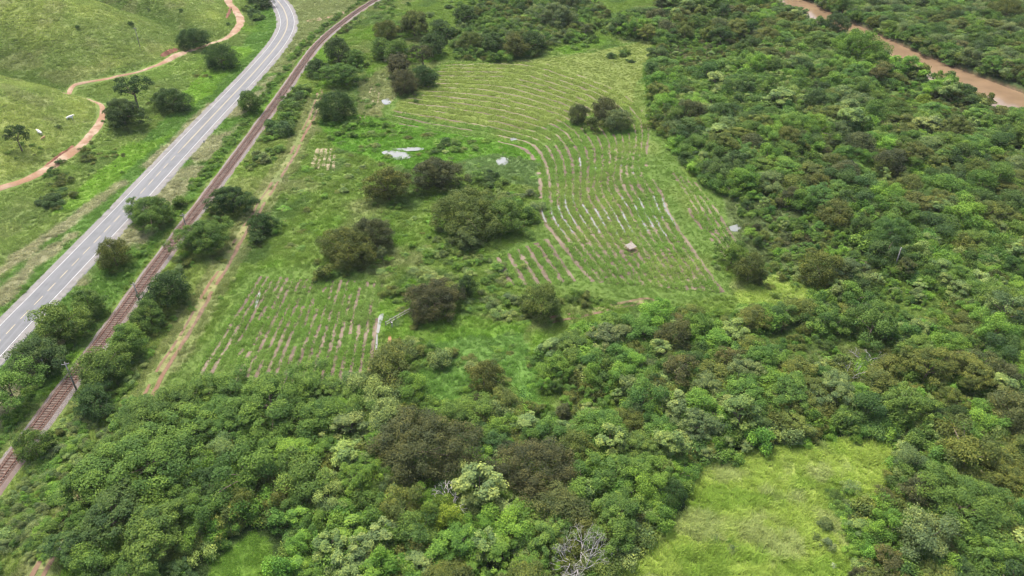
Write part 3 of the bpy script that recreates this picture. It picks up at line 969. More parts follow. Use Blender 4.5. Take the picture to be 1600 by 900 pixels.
TINT = dict(green=(.098, .176, .024), deep=(.058, .110, .021), olive=(.108, .140, .023), brown=(.078, .094, .026), bright=(.122, .232, .025), pale=(.165, .235, .050),
            yellow=(.165, .25, .024), grey=(.125, .178, .044), jade=(.084, .168, .026), rust=(.100, .114, .027))

for k_ in TINT:
    TINT[k_] = (TINT[k_][0], TINT[k_][1], TINT[k_][2] * 1.35)

def jit_tint(c, a=.14):
    k = 1 + random.uniform(-a, a)
    return tuple(max(.005, v * k * (1 + random.uniform(-.06, .06))) for v in c)

def make_tree(name, label, x, y, r, fam, tint, cat='tree', group=None, hs=1.0, variant=None, shade=1.0):
    fl = FORMS[fam]
    cm, tm, R0, H0, _ = fl[variant % len(fl)] if variant is not None else random.choice(fl)
    s = r / R0
    root = empty(name, (x, y, float(height(x, y)) - .05), random.uniform(0, 6.283), (s * random.uniform(.88, 1.12), s * random.uniform(.88, 1.12), s * hs))
    t = tuple(v * shade for v in jit_tint(TINT[tint], .08))
    c = link('crown' if fam not in ('shrub', 'mound') else 'foliage', cm, None, root)
    c['tint'] = t
    tr = link('trunk' if fam not in ('shrub', 'mound') else 'stem', tm, None, root)
    return tag(root, label, cat, group)

# ------------------------------------------------------------------ trees one can single out
# pixel of crown centre, pixel of its lowest edge, crown width in pixels, form, colour, label
NAMED = [
 (304, 80, 46, 'dome', 'deep', 'round dark tree beside the red cut of the hill trail'),
 (348, 112, 58, 'dome', 'deep', 'broad dark tree between the hill trail and the road, above the verge'),
 (271, 180, 56, 'dome', 'deep', 'rounded dark tree nearest the road in the trio below the trail'),
 (216, 176, 56, 'open', 'deep', 'thin-crowned dark tree at the back of the trio below the trail'),
 (198, 206, 70, 'feather', 'deep', 'wide dark tree at the lower edge of the trio below the trail'),
 (37, 247, 46, 'open', 'deep', 'lone thin dark tree on the hill pasture near the cows'),
 (392, 180, 40, 'dome', 'green', 'lone round tree overlapping the road edge beside the railway'),
 (240, 364, 78, 'feather', 'green', 'large green tree between road and railway, hiding the road edge'),
 (284, 328, 26, 'shrub', 'green', 'small bushy tree touching the ballast behind the large roadside tree'),
 (183, 426, 58, 'dome', 'olive', 'round olive tree on its own between road and railway'),
 (143, 500, 54, 'feather', 'green', 'upper tree of the leafy row between road and railway'),
 (100, 542, 78, 'feather', 'green', 'second tree down the leafy row between road and railway'),
 (68, 594, 80, 'lobed', 'deep', 'third tree down the leafy row between road and railway'),
 (28, 652, 84, 'lobed', 'green', 'lowest big tree of the leafy row beside the near road edge'),
 (365, 344, 72, 'feather', 'deep', 'spreading dark tree between railway and farm track, farther of two'),
 (324, 404, 90, 'feather', 'green', 'spreading green tree between railway and farm track, nearer of two'),
 (268, 489, 72, 'feather', 'deep', 'lone dark spreading tree beside the farm track and pole'),
 (238, 518, 56, 'feather', 'green', 'low leafy tree under the lone dark tree by the farm track'),
 (205, 566, 66, 'lobed', 'green', 'leafy tree in the middle of the clump right of the railway'),
 (165, 612, 84, 'feather', 'green', 'wide leafy tree next to the railway pole'),
 (155, 656, 60, 'feather', 'deep', 'lowest tree of the clump right of the railway pole'),
 (60, 726, 60, 'dome', 'green', 'small round tree growing against the railway ballast'),
 (526, 192, 66, 'dome', 'deep', 'tall dark round tree at the head of the farm track'),
 (534, 138, 54, 'feather', 'green', 'spreading tree behind the tall dark round tree by the track'),
 (530, 102, 46, 'dome', 'deep', 'dark tree beside the railway, first of the upper clump'),
 (497, 122, 34, 'lobed', 'deep', 'low dark tree close to the railway beside the upper clump'),
 (556, 108, 34, 'lobed', 'green', 'small green tree tucked into the upper clump'),
 (625, 102, 46, 'feather', 'green', 'lighter green dome in the middle of the upper clump'),
 (598, 96, 40, 'feather', 'green', 'green tree left of the lighter dome in the upper clump'),
 (677, 92, 46, 'feather', 'deep', 'dark green tree at the right edge of the upper clump'),
 (648, 62, 62, 'lobed', 'olive', 'large dark olive tree at the back of the upper clump'),
 (606, 66, 44, 'dome', 'olive', 'olive tree at the back left of the upper clump'),
 (690, 66, 40, 'lobed', 'deep', 'dark tree at the back right of the upper clump'),
 (662, 114, 42, 'open', 'brown', 'brownish thin tree inside the upper clump'),
 (624, 124, 46, 'lobed', 'brown', 'brown-green tree at the rear of the clump by the yellow field'),
 (632, 149, 52, 'dome', 'brown', 'dark brown round tree at the corner of the yellow field'),
 (664, 138, 40, 'lobed', 'deep', 'dark green tree next to the brown one by the yellow field'),
 (727, 40, 34, 'dome', 'deep', 'lone dark tree at the top between the two upper clumps'),
 (735, 84, 46, 'dome', 'olive', 'dark low tree at the left end of the far scrub belt'),
 (768, 88, 42, 'lobed', 'deep', 'dark bush-like tree mid-way along the far scrub belt'),
 (805, 92, 44, 'lobed', 'olive', 'olive tree at the right of the far scrub belt'),
 (832, 86, 40, 'dome', 'deep', 'small dark dome closing the far scrub belt'),
 (868, 48, 60, 'lobed', 'grey', 'large greyish tree beyond the yellow field'),
 (885, 20, 50, 'dome', 'grey', 'grey-green tree at the top beyond the yellow field'),
 (903, 196, 36, 'dome', 'brown', 'brown left tree of the clump standing in the crop field'),
 (944, 194, 46, 'dome', 'brown', 'dark brown middle tree of the clump in the crop field'),
 (964, 208, 42, 'lobed', 'grey', 'greyish right tree of the clump in the crop field'),
 (925, 208, 28, 'shrub', 'olive', 'low olive bush in front of the crop field clump'),
 (608, 322, 64, 'full', 'olive', 'dark rounded tree left of the twiggy tree in the marsh'),
 (682, 304, 78, 'full', 'brown', 'twiggy dark tree standing beside the marsh pond'),
 (730, 374, 116, 'dome', 'olive', 'largest olive dome in the middle of the marsh pasture'),
 (728, 394, 46, 'lobed', 'grey', 'pale shrubby tree in front of the largest olive dome'),
 (790, 366, 60, 'lobed', 'green', 'bright shrubby tree right of the largest olive dome'),
 (820, 350, 46, 'mound', 'green', 'leafy mound between the olive dome and the crop rows'),
 (580, 402, 84, 'dome', 'brown', 'dark rear dome of the twin trees in the pasture'),
 (545, 422, 92, 'dome', 'olive', 'olive front dome of the twin trees in the pasture'),
 (508, 441, 34, 'shrub', 'olive', 'small round bush beside the twin trees'),
 (598, 412, 26, 'open', 'grey', 'slim pale-trunked tree at the right of the twin trees'),
 (731, 470, 42, 'dome', 'deep', 'small dark tree behind the dark brown dome by the fence'),
 (680, 503, 90, 'dome', 'brown', 'dark brown dome at the end of the wooden fence'),
 (845, 503, 64, 'dome', 'olive', 'lone round olive tree below the crop rows'),
 (412, 372, 44, 'lobed', 'deep', 'dark bush-like tree beside the farm track in the pasture'),
 (403, 384, 26, 'shrub', 'deep', 'small dark bush in front of the farm track bush'),
 (1168, 448, 58, 'dome', 'olive', 'rounded olive tree by the right corner of the crop rows'),
 (1142, 420, 46, 'lobed', 'green', 'leafy tree left behind the olive tree by the crop corner'),
 (1278, 456, 70, 'dome', 'olive', 'low olive dome beside the small grass pocket'),
 (1386, 396, 80, 'dome', 'jade', 'large dark green dome standing out of the scrub on the right'),
 (1355, 552, 76, 'lobed', 'jade', 'tall bright green tree rising above the brownish forest'),
 (612, 620, 92, 'lobed', 'olive', 'olive tree at the lower corner of the straight broken rows'),
 (690, 580, 50, 'mound', 'pale', 'pale leafy mound by the orange puddle'),
 (757, 620, 62, 'dome', 'olive', 'rounded olive tree at the foot of the green marsh patch'),
 (610, 690, 84, 'feather', 'pale', 'pale feathery tree behind the huge brown dome'),
 (665, 768, 172, 'dome', 'brown', 'huge dark brown dome in the lower forest'),
 (835, 786, 140, 'dome', 'brown', 'broad brown tree right of the huge brown dome'),
 (565, 790, 72, 'feather', 'bright', 'bright green feathery tree left below the huge brown dome'),
 (850, 772, 56, 'lobed', 'yellow', 'yellow-green tree in front of the broad brown tree'),
 (695, 848, 76, 'lobed', 'yellow', 'bright yellow-green tree above the lower edge of the forest'),
 (630, 842, 84, 'lobed', 'olive', 'grey-olive tree left of the bright yellow-green one'),
 (252, 892, 116, 'feather', 'green', 'rounded leafy tree at the bottom beside the tall grass'),
 (250, 705, 130, 'feather', 'green', 'wide feathery tree just below the farm track end'),
 (430, 690, 150, 'feather', 'green', 'wide feathery tree under the straight broken rows'),
 (240, 790, 170, 'feather', 'green', 'largest feathery tree of the lower corner, leaning over the farm track'),
 (390, 790, 110, 'lobed', 'green', 'leafy tree right of the largest feathery tree'),
 (140, 815, 90, 'feather', 'green', 'feathery tree overhanging the lower farm track'),
 (185, 868, 110, 'feather', 'deep', 'dark leafy tree at the bottom beside the farm track'),
 (385, 818, 56, 'open', 'olive', 'small olive tree in the shade near the tall grass'),
 (500, 700, 90, 'feather', 'green', 'drooping feathery tree near the olive tree at the field corner'),
 (480, 790, 100, 'lobed', 'green', 'leafy tree between the tall grass and the bright feathery tree'),
 (1336, 108, 88, 'dome', 'bright', 'big bright green dome on the near river bank'),
 (1300, 60, 50, 'dome', 'deep', 'dark tree on the river bank behind the big bright dome'),
 (1440, 168, 26, 'shrub', 'yellow', 'small bright yellow bush in the forest below the river'),
 (1270, 182, 46, 'dome', 'deep', 'very dark rounded tree in the middle of the upper forest'),
 (1000, 350, 1, None, None, None),
 (1540, 100, 1, None, None, None),
 (1565, 40, 56, 'dome', 'olive', 'yellowish-olive dome on the far river bank'),
 (1050, 560, 66, 'dome', 'rust', 'brownish crown near the top of the middle forest'),
 (1440, 620, 90, 'feather', 'olive', 'wide flat olive tree right above the meadow corner'),
 (1580, 690, 100, 'dome', 'rust', 'brownish olive crown at the right edge of the forest'),
 (1560, 530, 70, 'open', 'grey', 'pale twiggy tree at the right edge of the forest'),
 (1500, 850, 150, 'feather', 'green', 'broad bright feathery tree at the lower right'),
 (1500, 760, 110, 'lobed', 'olive', 'pale olive tree with bare twigs right of the meadow'),
 (1432, 892, 100, 'lobed', 'grey', 'grey-olive tree at the bottom right of the meadow'),
 (1412, 752, 56, 'lobed', 'grey', 'grey-green tree at the right edge of the meadow'),
 (1048, 800, 56, 'dome', 'deep', 'dark blue-green round tree at the left edge of the meadow'),
 (870, 842, 100, 'dome', 'rust', 'flat brownish olive tree behind the white dead limbs'),
 (1150, 690, 60, 'rosette', 'pale', 'pale leafy tree on the upper edge of the meadow'),
]
placed = []
def base_of(cx, bot, w):
    p = at(cx, bot)
    k = mpp(p[1], p[2])
    r = .5 * w * k
    y = p[1] + r * .62
    x = (cx - 800) * mpp(y, p[2])
    return x, y, r

FEET = []
for i, (cx, bot, w, fam, col, lab) in enumerate(NAMED):
    if fam is None:
        continue
    x, y, r = base_of(cx, bot, w)
    sh = fam in ('shrub', 'mound')
    if fam == 'feather' and bot < 740 and cx < 720:
        fam = 'full'
    if fam == 'lobed' and bot < 640 and cx < 1000:
        fam = 'full'
    if r > 6.8:
        fam = {'feather': 'grand', 'full': 'grand', 'dome': 'granddome'}.get(fam, fam)
    make_tree('bush' if sh else ('roadside_tree' if cx < 420 and bot < 740 else 'tree'), lab, x, y, r, fam, col, 'bush' if sh else 'tree', variant=i,
              hs=1.25 if (w < 80 and not sh) else (1.1 if w < 95 else .98),
              shade=.86 if (bot < 520 and cx < 1200) else .92)      # the dense evergreens of the open pasture have darker leaves
    placed.append((x, y, r * .85))
    if bot < 640 and cx < 1200:
        FEET.append((x, y, r))

# palm, dead trees
def place_px(cx, bot):
    return at(cx, bot)

def palm(px, py, label):
    p = at(px, py)
    root = empty('palm_tree', tuple(p))
    tag(root, label, 'palm')
    V, Fc = [], []
    tube_vf(V, Fc, [(0, 0, -.5), (.1, 0, 3), (.3, .1, 7.0)], [.28, .22, .2], 7)
    link('trunk', mesh('trunk', V, Fc, True), M_BARK, root)
    for k in range(15):
        a = 2.4 * k
        up = random.uniform(-.1, 1.0)
        V, Fc, lv = [], [], []
        pts = []
        for j in range(8):
            s = j / 7
            rr = 3.4 * s * (1 - .12 * up)
            pts.append((.3 + rr * math.cos(a), .1 + rr * math.sin(a), 7.0 + up * 2.2 * s - 3.6 * s * s))
        for j in range(7):
            a0, a1 = Vector(pts[j]), Vector(pts[j + 1])
            sd = Vector((-math.sin(a), math.cos(a), 0))
            w0, w1 = .75 * math.sin(math.pi * min(1, .12 + j / 7)), .75 * math.sin(math.pi * min(1, .12 + (j + 1) / 7))
            for sg in (-1, 1):
                b = len(V)
                dz = Vector((0, 0, -.35))
                V += [tuple(a0), tuple(a1), tuple(a1 + sd * sg * w1 + dz * w1), tuple(a0 + sd * sg * w0 + dz * w0)]
                Fc.append((b, b + 1, b + 2, b + 3))
        me = mesh('frond', V, Fc)
        put_lv(me, np.ones(len(V)))
        fo = link('frond', me, M_LEAF, root)
        fo['tint'] = jit_tint(TINT['deep'])
    placed.append((p[0], p[1], 2.5))

palm(1357, 188, 'dark palm with drooping fronds in the forest below the river')

def branch(V, Fc, rng, p, d, L, r, depth):
    q = p + d * L
    mid = p + d * L * .5 + Vector((rng.gauss(0, 1), rng.gauss(0, 1), rng.gauss(0, .5))) * L * .07
    tube_vf(V, Fc, [p, mid, q], [r, r * .8, r * .6], 5)
    if depth == 0:
        return
    for k in range(rng.choice((2, 3, 3))):
        nd = (d + Vector((rng.gauss(0, .55), rng.gauss(0, .55), rng.gauss(.12, .4)))).normalized()
        branch(V, Fc, rng, q, nd, L * rng.uniform(.6, .85), r * .58, depth - 1)

def dead_tree(px, py, h, n, label, seed, spread=.7, depth=4, thick=.2):
    p = at(px, py)
    root = empty('dead_tree', tuple(p))
    tag(root, label, 'dead tree')
    rng = random.Random(seed)
    V, Fc = [], []
    tube_vf(V, Fc, [(0, 0, -.5), (0, 0, h * .18)], [thick * 1.6, thick * 1.3], 7)
    link('trunk', mesh('trunk', V, Fc, True), M_DEAD, root)
    for k in range(n):
        a = 2 * math.pi * (k + .2) / n + rng.uniform(-.25, .25)
        V, Fc = [], []
        d = Vector((math.cos(a) * spread, math.sin(a) * spread, 1)).normalized()
        branch(V, Fc, rng, Vector((0, 0, h * .17)), d, h * .36, thick, depth)
        link('limb', mesh('limb', V, Fc, True), M_DEAD, root)
    placed.append((p[0], p[1], 2.2))
    return p

dead_tree(905, 893, 6.8, 6, 'white dead tree with forked bare limbs at the lower forest edge', 5, spread=1.0, depth=5, thick=.15)
dead_tree(705, 800, 6.5, 3, 'pale bare stump with upright branches right below the huge brown dome', 8, spread=.35, depth=3, thick=.22)
dead_tree(1350, 575, 5.5, 3, 'pale dead branches below the tall bright green tree', 12, spread=1.2, depth=3, thick=.12)
dead_tree(1325, 600, 5.0, 3, 'whitish leafless shrub between the forest and the tall bright tree', 14, spread=.5, depth=3, thick=.12)

# ------------------------------------------------------------------ forest: sample, then individuals and the remaining mass
class Grid:
    def __init__(s): s.c, s.d = 8.0, {}
    def near(s, x, y, r):
        i, j = int(x // s.c), int(y // s.c)
        for a in (-2, -1, 0, 1, 2):
            for b in (-2, -1, 0, 1, 2):
                for (u, v, q) in s.d.get((i + a, j + b), ()):
                    if (x - u) ** 2 + (y - v) ** 2 < (r + q) ** 2:
                        return True
        return False
    def add(s, x, y, r): s.d.setdefault((int(x // s.c), int(y // s.c)), []).append((x, y, r))

def river_ok(x, y, m=10.5):
    return float(seg_dist(np.array([x]), np.array([y]), RIV)[0]) > m

SPEC = {  # radius range, overlap factor, weights of (form, tint)
 'F1': ((2.2, 5.2), .56, [('feather', 'green', 6), ('lobed', 'green', 5), ('lobed', 'bright', 4), ('dome', 'olive', 2), ('rosette', 'pale', 2), ('lobed', 'pale', 1.5), ('feather', 'deep', 2), ('lobed', 'jade', 2), ('feather', 'bright', 2)]),
 'F2': ((1.4, 5.6), .56, [('lobed', 'green', 3), ('full', 'green', 3), ('lobed', 'bright', 2), ('full', 'bright', 2), ('full', 'olive', 3), ('rosette', 'pale', 2.5), ('feather', 'grey', 2), ('feather', 'olive', 2), ('dome', 'brown', .7), ('lobed', 'deep', 2), ('lobed', 'jade', 3), ('feather', 'green', 3), ('open', 'rust', .5)]),
 'F3': ((1.6, 6.6), .56, [('lobed', 'green', 4), ('full', 'green', 3), ('feather', 'olive', 3), ('rosette', 'pale', 2), ('full', 'grey', 2), ('dome', 'brown', 1), ('lobed', 'deep', 3), ('lobed', 'bright', 3), ('feather', 'green', 5), ('feather', 'jade', 2), ('open', 'rust', .8), ('dome', 'olive', 2)]),
 'F4': ((2.6, 5.6), .56, [('lobed', 'green', 5), ('feather', 'olive', 3), ('lobed', 'grey', 3), ('dome', 'deep', 3), ('feather', 'jade', 3), ('feather', 'green', 3), ('open', 'rust', .6)]),
 'F5': ((1.6, 3.4), .95, [('dome', 'deep', 4), ('lobed', 'olive', 3), ('lobed', 'grey', 3), ('lobed', 'green', 4)]),
}
BIAS = [  # forest patches of one character: outline, share, forms and tints, largest radius
 (poly([(1040, 135), (1200, 75), (1295, 112), (1255, 195), (1120, 205), (1045, 180)]), .7, [('rosette', 'bright'), ('lobed', 'pale'), ('lobed', 'bright'), ('rosette', 'pale')], 2.6),
 (poly([(1390, 385), (1560, 350), (1595, 480), (1480, 510), (1370, 445)]), .75, [('lobed', 'bright'), ('lobed', 'bright'), ('lobed', 'jade'), ('rosette', 'pale')], 3.0),
 (poly([(430, 960), (430, 790), (560, 790), (760, 800), (800, 900), (800, 960)]), .7, [('lobed', 'bright'), ('rosette', 'bright'), ('rosette', 'pale'), ('lobed', 'green')], 3.2),
 (poly([(90, 960), (100, 800), (180, 660), (330, 625), (520, 620), (540, 760), (420, 800), (400, 830), (300, 960)]), .9, [('feather', 'green'), ('feather', 'green'), ('feather', 'deep'), ('lobed', 'green')], 9),
 (poly([(840, 560), (960, 525), (1000, 600), (960, 700), (800, 690), (850, 640)]), .6, [('lobed', 'bright'), ('lobed', 'jade'), ('rosette', 'pale'), ('lobed', 'green')], 3.2),
]
RING = np.array([(math.cos(k * math.pi / 4), math.sin(k * math.pi / 4)) for k in range(8)])
G = Grid()
for (x, y, r) in placed:
    G.add(x, y, r * .75)
forest = []
for key, (rr, ov, wts) in SPEC.items():
    pg = F[key]
    lo, hi = pg.min(0), pg.max(0)
    hi = np.minimum(hi, (300, 640))
    area = 0
    n_try = int((hi[0] - lo[0]) * (hi[1] - lo[1]) * (.55 if key != 'F4' else .3))
    X, Y = RNG.uniform(lo[0], hi[0], n_try), RNG.uniform(lo[1], hi[1], n_try)
    ok = inside(X, Y, pg)
    ok &= seg_dist(X, Y, RIV) > (14.0 if key == 'F4' else 21.5)
    half = np.abs(X) / np.maximum(Y * math.cos(PITCH) + CAM_H * math.sin(PITCH), 1)
    ok &= half < .74
    if key == 'F4':
        rvx = np.interp(-Y, -RIV[:, 1], RIV[:, 0])
        ok &= X > rvx
    if key == 'F3':
        rvx = np.interp(-Y, -RIV[:, 1], RIV[:, 0])
        ok &= X < rvx
    lowz = inside(X, Y, Z['scrub_e']) | inside(X, Y, Z['brown_n'])
    if key in ('F2', 'F3'):
        lowz |= gap_at(X, Y) > .5
    X, Y, lowz = X[ok], Y[ok], lowz[ok]
    # large first so that big crowns find room
    q = RNG.beta(.75, 2.2, len(X))
    rad = rr[0] + (rr[1] - rr[0]) * np.sort(q)[::-1]
    patch = fbm(X, Y, 26, 95)
    fw = np.array([w for *_, w in wts], float)
    for x, y, r, pz, lz in zip(X, Y, rad, patch, lowz):
        if lz:
            r = min(r, 1.9)
            if random.random() < .9:
                continue
        ft = None
        for pgb, share, opts, rmax in BIAS:
            if (pgb[:, 0].min() < x < pgb[:, 0].max()) and random.random() < share and inside(np.array([x]), np.array([y]), pgb)[0]:
                ft = random.choice(opts)
                r = min(r, rmax)
                break
        ex, ey = x + r * .95 * RING[:, 0], y + r * .95 * RING[:, 1]
        if (key in ('F1', 'F2', 'F3')) and (inside(ex, ey, Z['meadow']).any() or inside(ex, ey, Z['grass_se']).any() or inside(ex, ey, Z['pocket']).any()):
            if r > 1.9:
                continue
        if G.near(x, y, r * ov):
            continue
        G.add(x, y, r * ov)
        # neighbouring trees tend to be of one kind
        u = (pz - .25) / .5 * .55 + random.random() * .45
        k = int(np.clip(np.searchsorted(np.cumsum(fw) / fw.sum(), np.clip(u + random.gauss(0, .22), 0, .999) % 1), 0, len(wts) - 1))
        forest.append((x, y, r, *(ft or wts[k][:2]), key))

REG = {'F1': 'lower forest', 'F2': 'middle forest', 'F3': 'upper forest', 'F4': 'far bank forest', 'F5': 'scrub beyond the yellow field'}
def px_size(t):
    return t[2] / mpp(t[1])
def in_frame(t):
    k = mpp(t[1], 3)
    px = 800 + t[0] / k
    e = math.atan2(CAM_H - 3, t[1])
    py = 450 + FPX * math.tan(e - PITCH)
    return -20 < px < 1620 and -10 < py < 930
forest.sort(key=lambda t: -px_size(t) * (1 if in_frame(t) else 0))
N_IND = 215
ind, rest = forest[:N_IND], forest[N_IND:]

ADJ = dict(green='mid-green', deep='dark green', olive='olive', brown='brown', bright='bright green', pale='pale green', yellow='yellow-green', grey='grey-green', jade='blue-green', rust='olive-brown')
SHP = dict(feather='feathery', full='leafy', dome='domed', lobed='lumpy', open='open', rosette='clumpy-leaved')
MARKS = [(665, 768, 'the huge brown dome'), (905, 893, 'the white dead tree'), (695, 848, 'the bright yellow-green tree'), (240, 790, 'the largest feathery tree'), (430, 690, 'the straight rows'), (835, 786, 'the broad brown tree'),
         (1200, 705, 'the meadow top edge'), (1390, 720, 'the meadow right edge'), (1090, 780, 'the meadow left edge'), (1355, 552, 'the tall bright tree'), (1386, 396, 'the jade dome in the scrub'), (1278, 456, 'the grass pocket'),
         (1168, 448, 'the crop field corner'), (950, 520, 'the field track'), (780, 640, 'the marsh patch'), (1500, 850, 'the broad lower right tree'), (1580, 690, 'the brownish edge crown'),
         (1336, 108, 'the big bright river dome'), (1357, 188, 'the palm'), (1270, 182, 'the very dark rounded tree'), (1080, 270, 'the crop field forest edge'), (1050, 100, 'the yellow field corner'), (1550, 230, 'the lower river bend'), (1560, 420, 'the right edge scrub'),
         (1450, 80, 'the far river bank'), (800, 60, 'the far scrub belt'), (1050, 560, 'the brownish crown')]
MW = [(at(a, b)[:2], n) for a, b, n in MARKS]
cnt = {}
ORD = ['nearest', 'second', 'third', 'fourth', 'fifth', 'sixth', 'seventh', 'eighth', 'ninth', 'tenth', 'eleventh', 'twelfth']
todo = []
for t in ind:
    d = [np.hypot(t[0] - m[0][0], t[1] - m[0][1]) for m in MW]
    k = int(np.argmin(d))
    dx, dy = t[0] - MW[k][0][0], t[1] - MW[k][0][1]
    dr = ('right of' if dx > 0 else 'left of') if abs(dx) > abs(dy) else ('behind' if dy > 0 else 'in front of')
    todo.append((d[k], t, k, dr))
for d, t, k, dr in sorted(todo, key=lambda v: v[0]):
    kk = (t[3], t[4], k, dr)
    o = cnt[kk] = cnt.get(kk, -1) + 1
    lab = '%s %s tree, %s such one %s %s' % (ADJ[t[4]], SHP[t[3]], ORD[min(o, 11)], dr, MW[k][1])
    make_tree('forest_tree', lab, t[0], t[1], t[2], t[3], t[4], 'tree', 'trees of the ' + REG[t[5]], hs=random.uniform(.85, 1.15))

def rest_tint(c):
    return jit_tint(TINT[c], .26)
P, S, I, T = [], [], [], []
for (x, y, r, fam, col, key) in rest:
    v = random.randrange(len(FORMS[fam]))
    R0 = FORMS[fam][v][2]
    P.append((x, y, float(height(x, y)) - .1))
    s = r / R0
    S.append((s * random.uniform(.8, 1.25), s * random.uniform(.8, 1.25), s * random.uniform(.8, 1.2)))
    I.append(TREE_AT[fam] + v)
    T.append(rest_tint(col))
scatter('forest_canopy', P, np.array(S), I, T, C_TREE, 'mixed green forest canopy massed between the fields and the river', 'forest')
print('forest', len(forest), 'individuals', len(ind))

# undergrowth: shrubs filling the forest floor
P, S, I, T = [], [], [], []
for key, dens in (('F1', .22), ('F2', .26), ('F3', .20), ('F4', .09), ('F5', .07)):
    pg = F[key]
    lo, hi = pg.min(0), np.minimum(pg.max(0), (300, 620))
    n = int((hi[0] - lo[0]) * (hi[1] - lo[1]) * dens)
    X, Y = RNG.uniform(lo[0], hi[0], n), RNG.uniform(lo[1], hi[1], n)
    ok = (soft_in(X, Y, pg, 2.5, 3) > 0) & (seg_dist(X, Y, RIV) > (12.8 if key == 'F4' else 15.5)) & (np.abs(X) / np.maximum(Y * math.cos(PITCH) + CAM_H * math.sin(PITCH), 1) < .76)
    ok &= (soft_in(X, Y, Z['meadow'], 1, 4) < 1)
    bn = inside(X, Y, Z['brown_n']) | inside(X, Y, Z['scrub_e'])
    if key in ('F2', 'F3'):
        bn |= gap_at(X, Y) > .5
    ok &= ~(bn & (RNG.uniform(0, 1, n) < .6))
    ok &= ~(inside(X, Y, Z['pocket']) & (RNG.uniform(0, 1, n) < .95))
    ok &= ~inside(X, Y, Z['grass_se'])
    X, Y, bn = X[ok], Y[ok], bn[ok]
    z = height(X, Y)
    cn = fbm(X, Y, 14, 120)
    for x, y, zz, c, low_ in zip(X, Y, z, cn, bn):
        names = ['green', 'jade', 'bright', 'green', 'bright', 'pale', 'olive']
        col = names[int(np.clip((c - .25) / .5 * 7 + random.gauss(0, 1.3), 0, 6.99))]
        s = random.uniform(.6, 1.5) * (1.2 if key in ('F3', 'F4') else 1) * (.5 if low_ else 1)
        P.append((x, y, zz - .1))
        S.append((s * random.uniform(.8, 1.25), s * random.uniform(.8, 1.25), s * random.uniform(.75, 1.5)))
        I.append(random.randrange(NSH + NMO))
        T.append(rest_tint(col))
scatter('undergrowth', P, np.array(S), I, T, C_SHRUB, 'mixed shrubs and creepers filling the forest floor', 'undergrowth')
print('undergrowth', len(P))

def grass_pts_free(n):
    X, Y = RNG.uniform(-76, 35, n), RNG.uniform(128, 300, n)
    ok = np.ones(n, bool)
    for pg in [Z['field_s'], Z['field_w'], F['F1'], F['F2']] + POOLS:
        ok &= ~inside(X, Y, pg)
    ok &= X > xtrk(Y) + 3
    return X[ok], Y[ok]

# trackside scrub, marsh scrub, hill scrub: low growth nobody could count
P, S, I, T = [], [], [], []
def scrub(x, y, s, col, flat=1.0, mound=None):
    P.append((x, y, float(height(x, y)) - .1))
    S.append((s, s, s * flat))
    I.append(random.randrange(NSH + NMO) if mound is None else (NSH + random.randrange(NMO) if mound else random.randrange(NSH)))
    T.append(rest_tint(col))
for y in np.arange(95, 460, .9):
    if random.random() < .8 * float(fbm(np.array([y]), np.array([0.]), 18, 131)[0] > .40):
        scrub(float(xrail(y)) - random.uniform(4.8, 7.8), y, random.uniform(.3, .75), random.choice(['green', 'green', 'bright']))
    if random.random() < .8 * float(fbm(np.array([y]), np.array([50.]), 14, 133)[0] > .50):
        scrub(float(xrail(y)) + random.uniform(4.4, 9.5), y, random.uniform(.3, .8), random.choice(['green', 'bright', 'grey', 'olive', 'pale']))
    if y < 140:
        for _ in range(3):
            scrub(float(xrail(y)) + random.uniform(5, 15), y, random.uniform(.3, .8), random.choice(['green', 'pale', 'bright', 'grey', 'green']), .8)
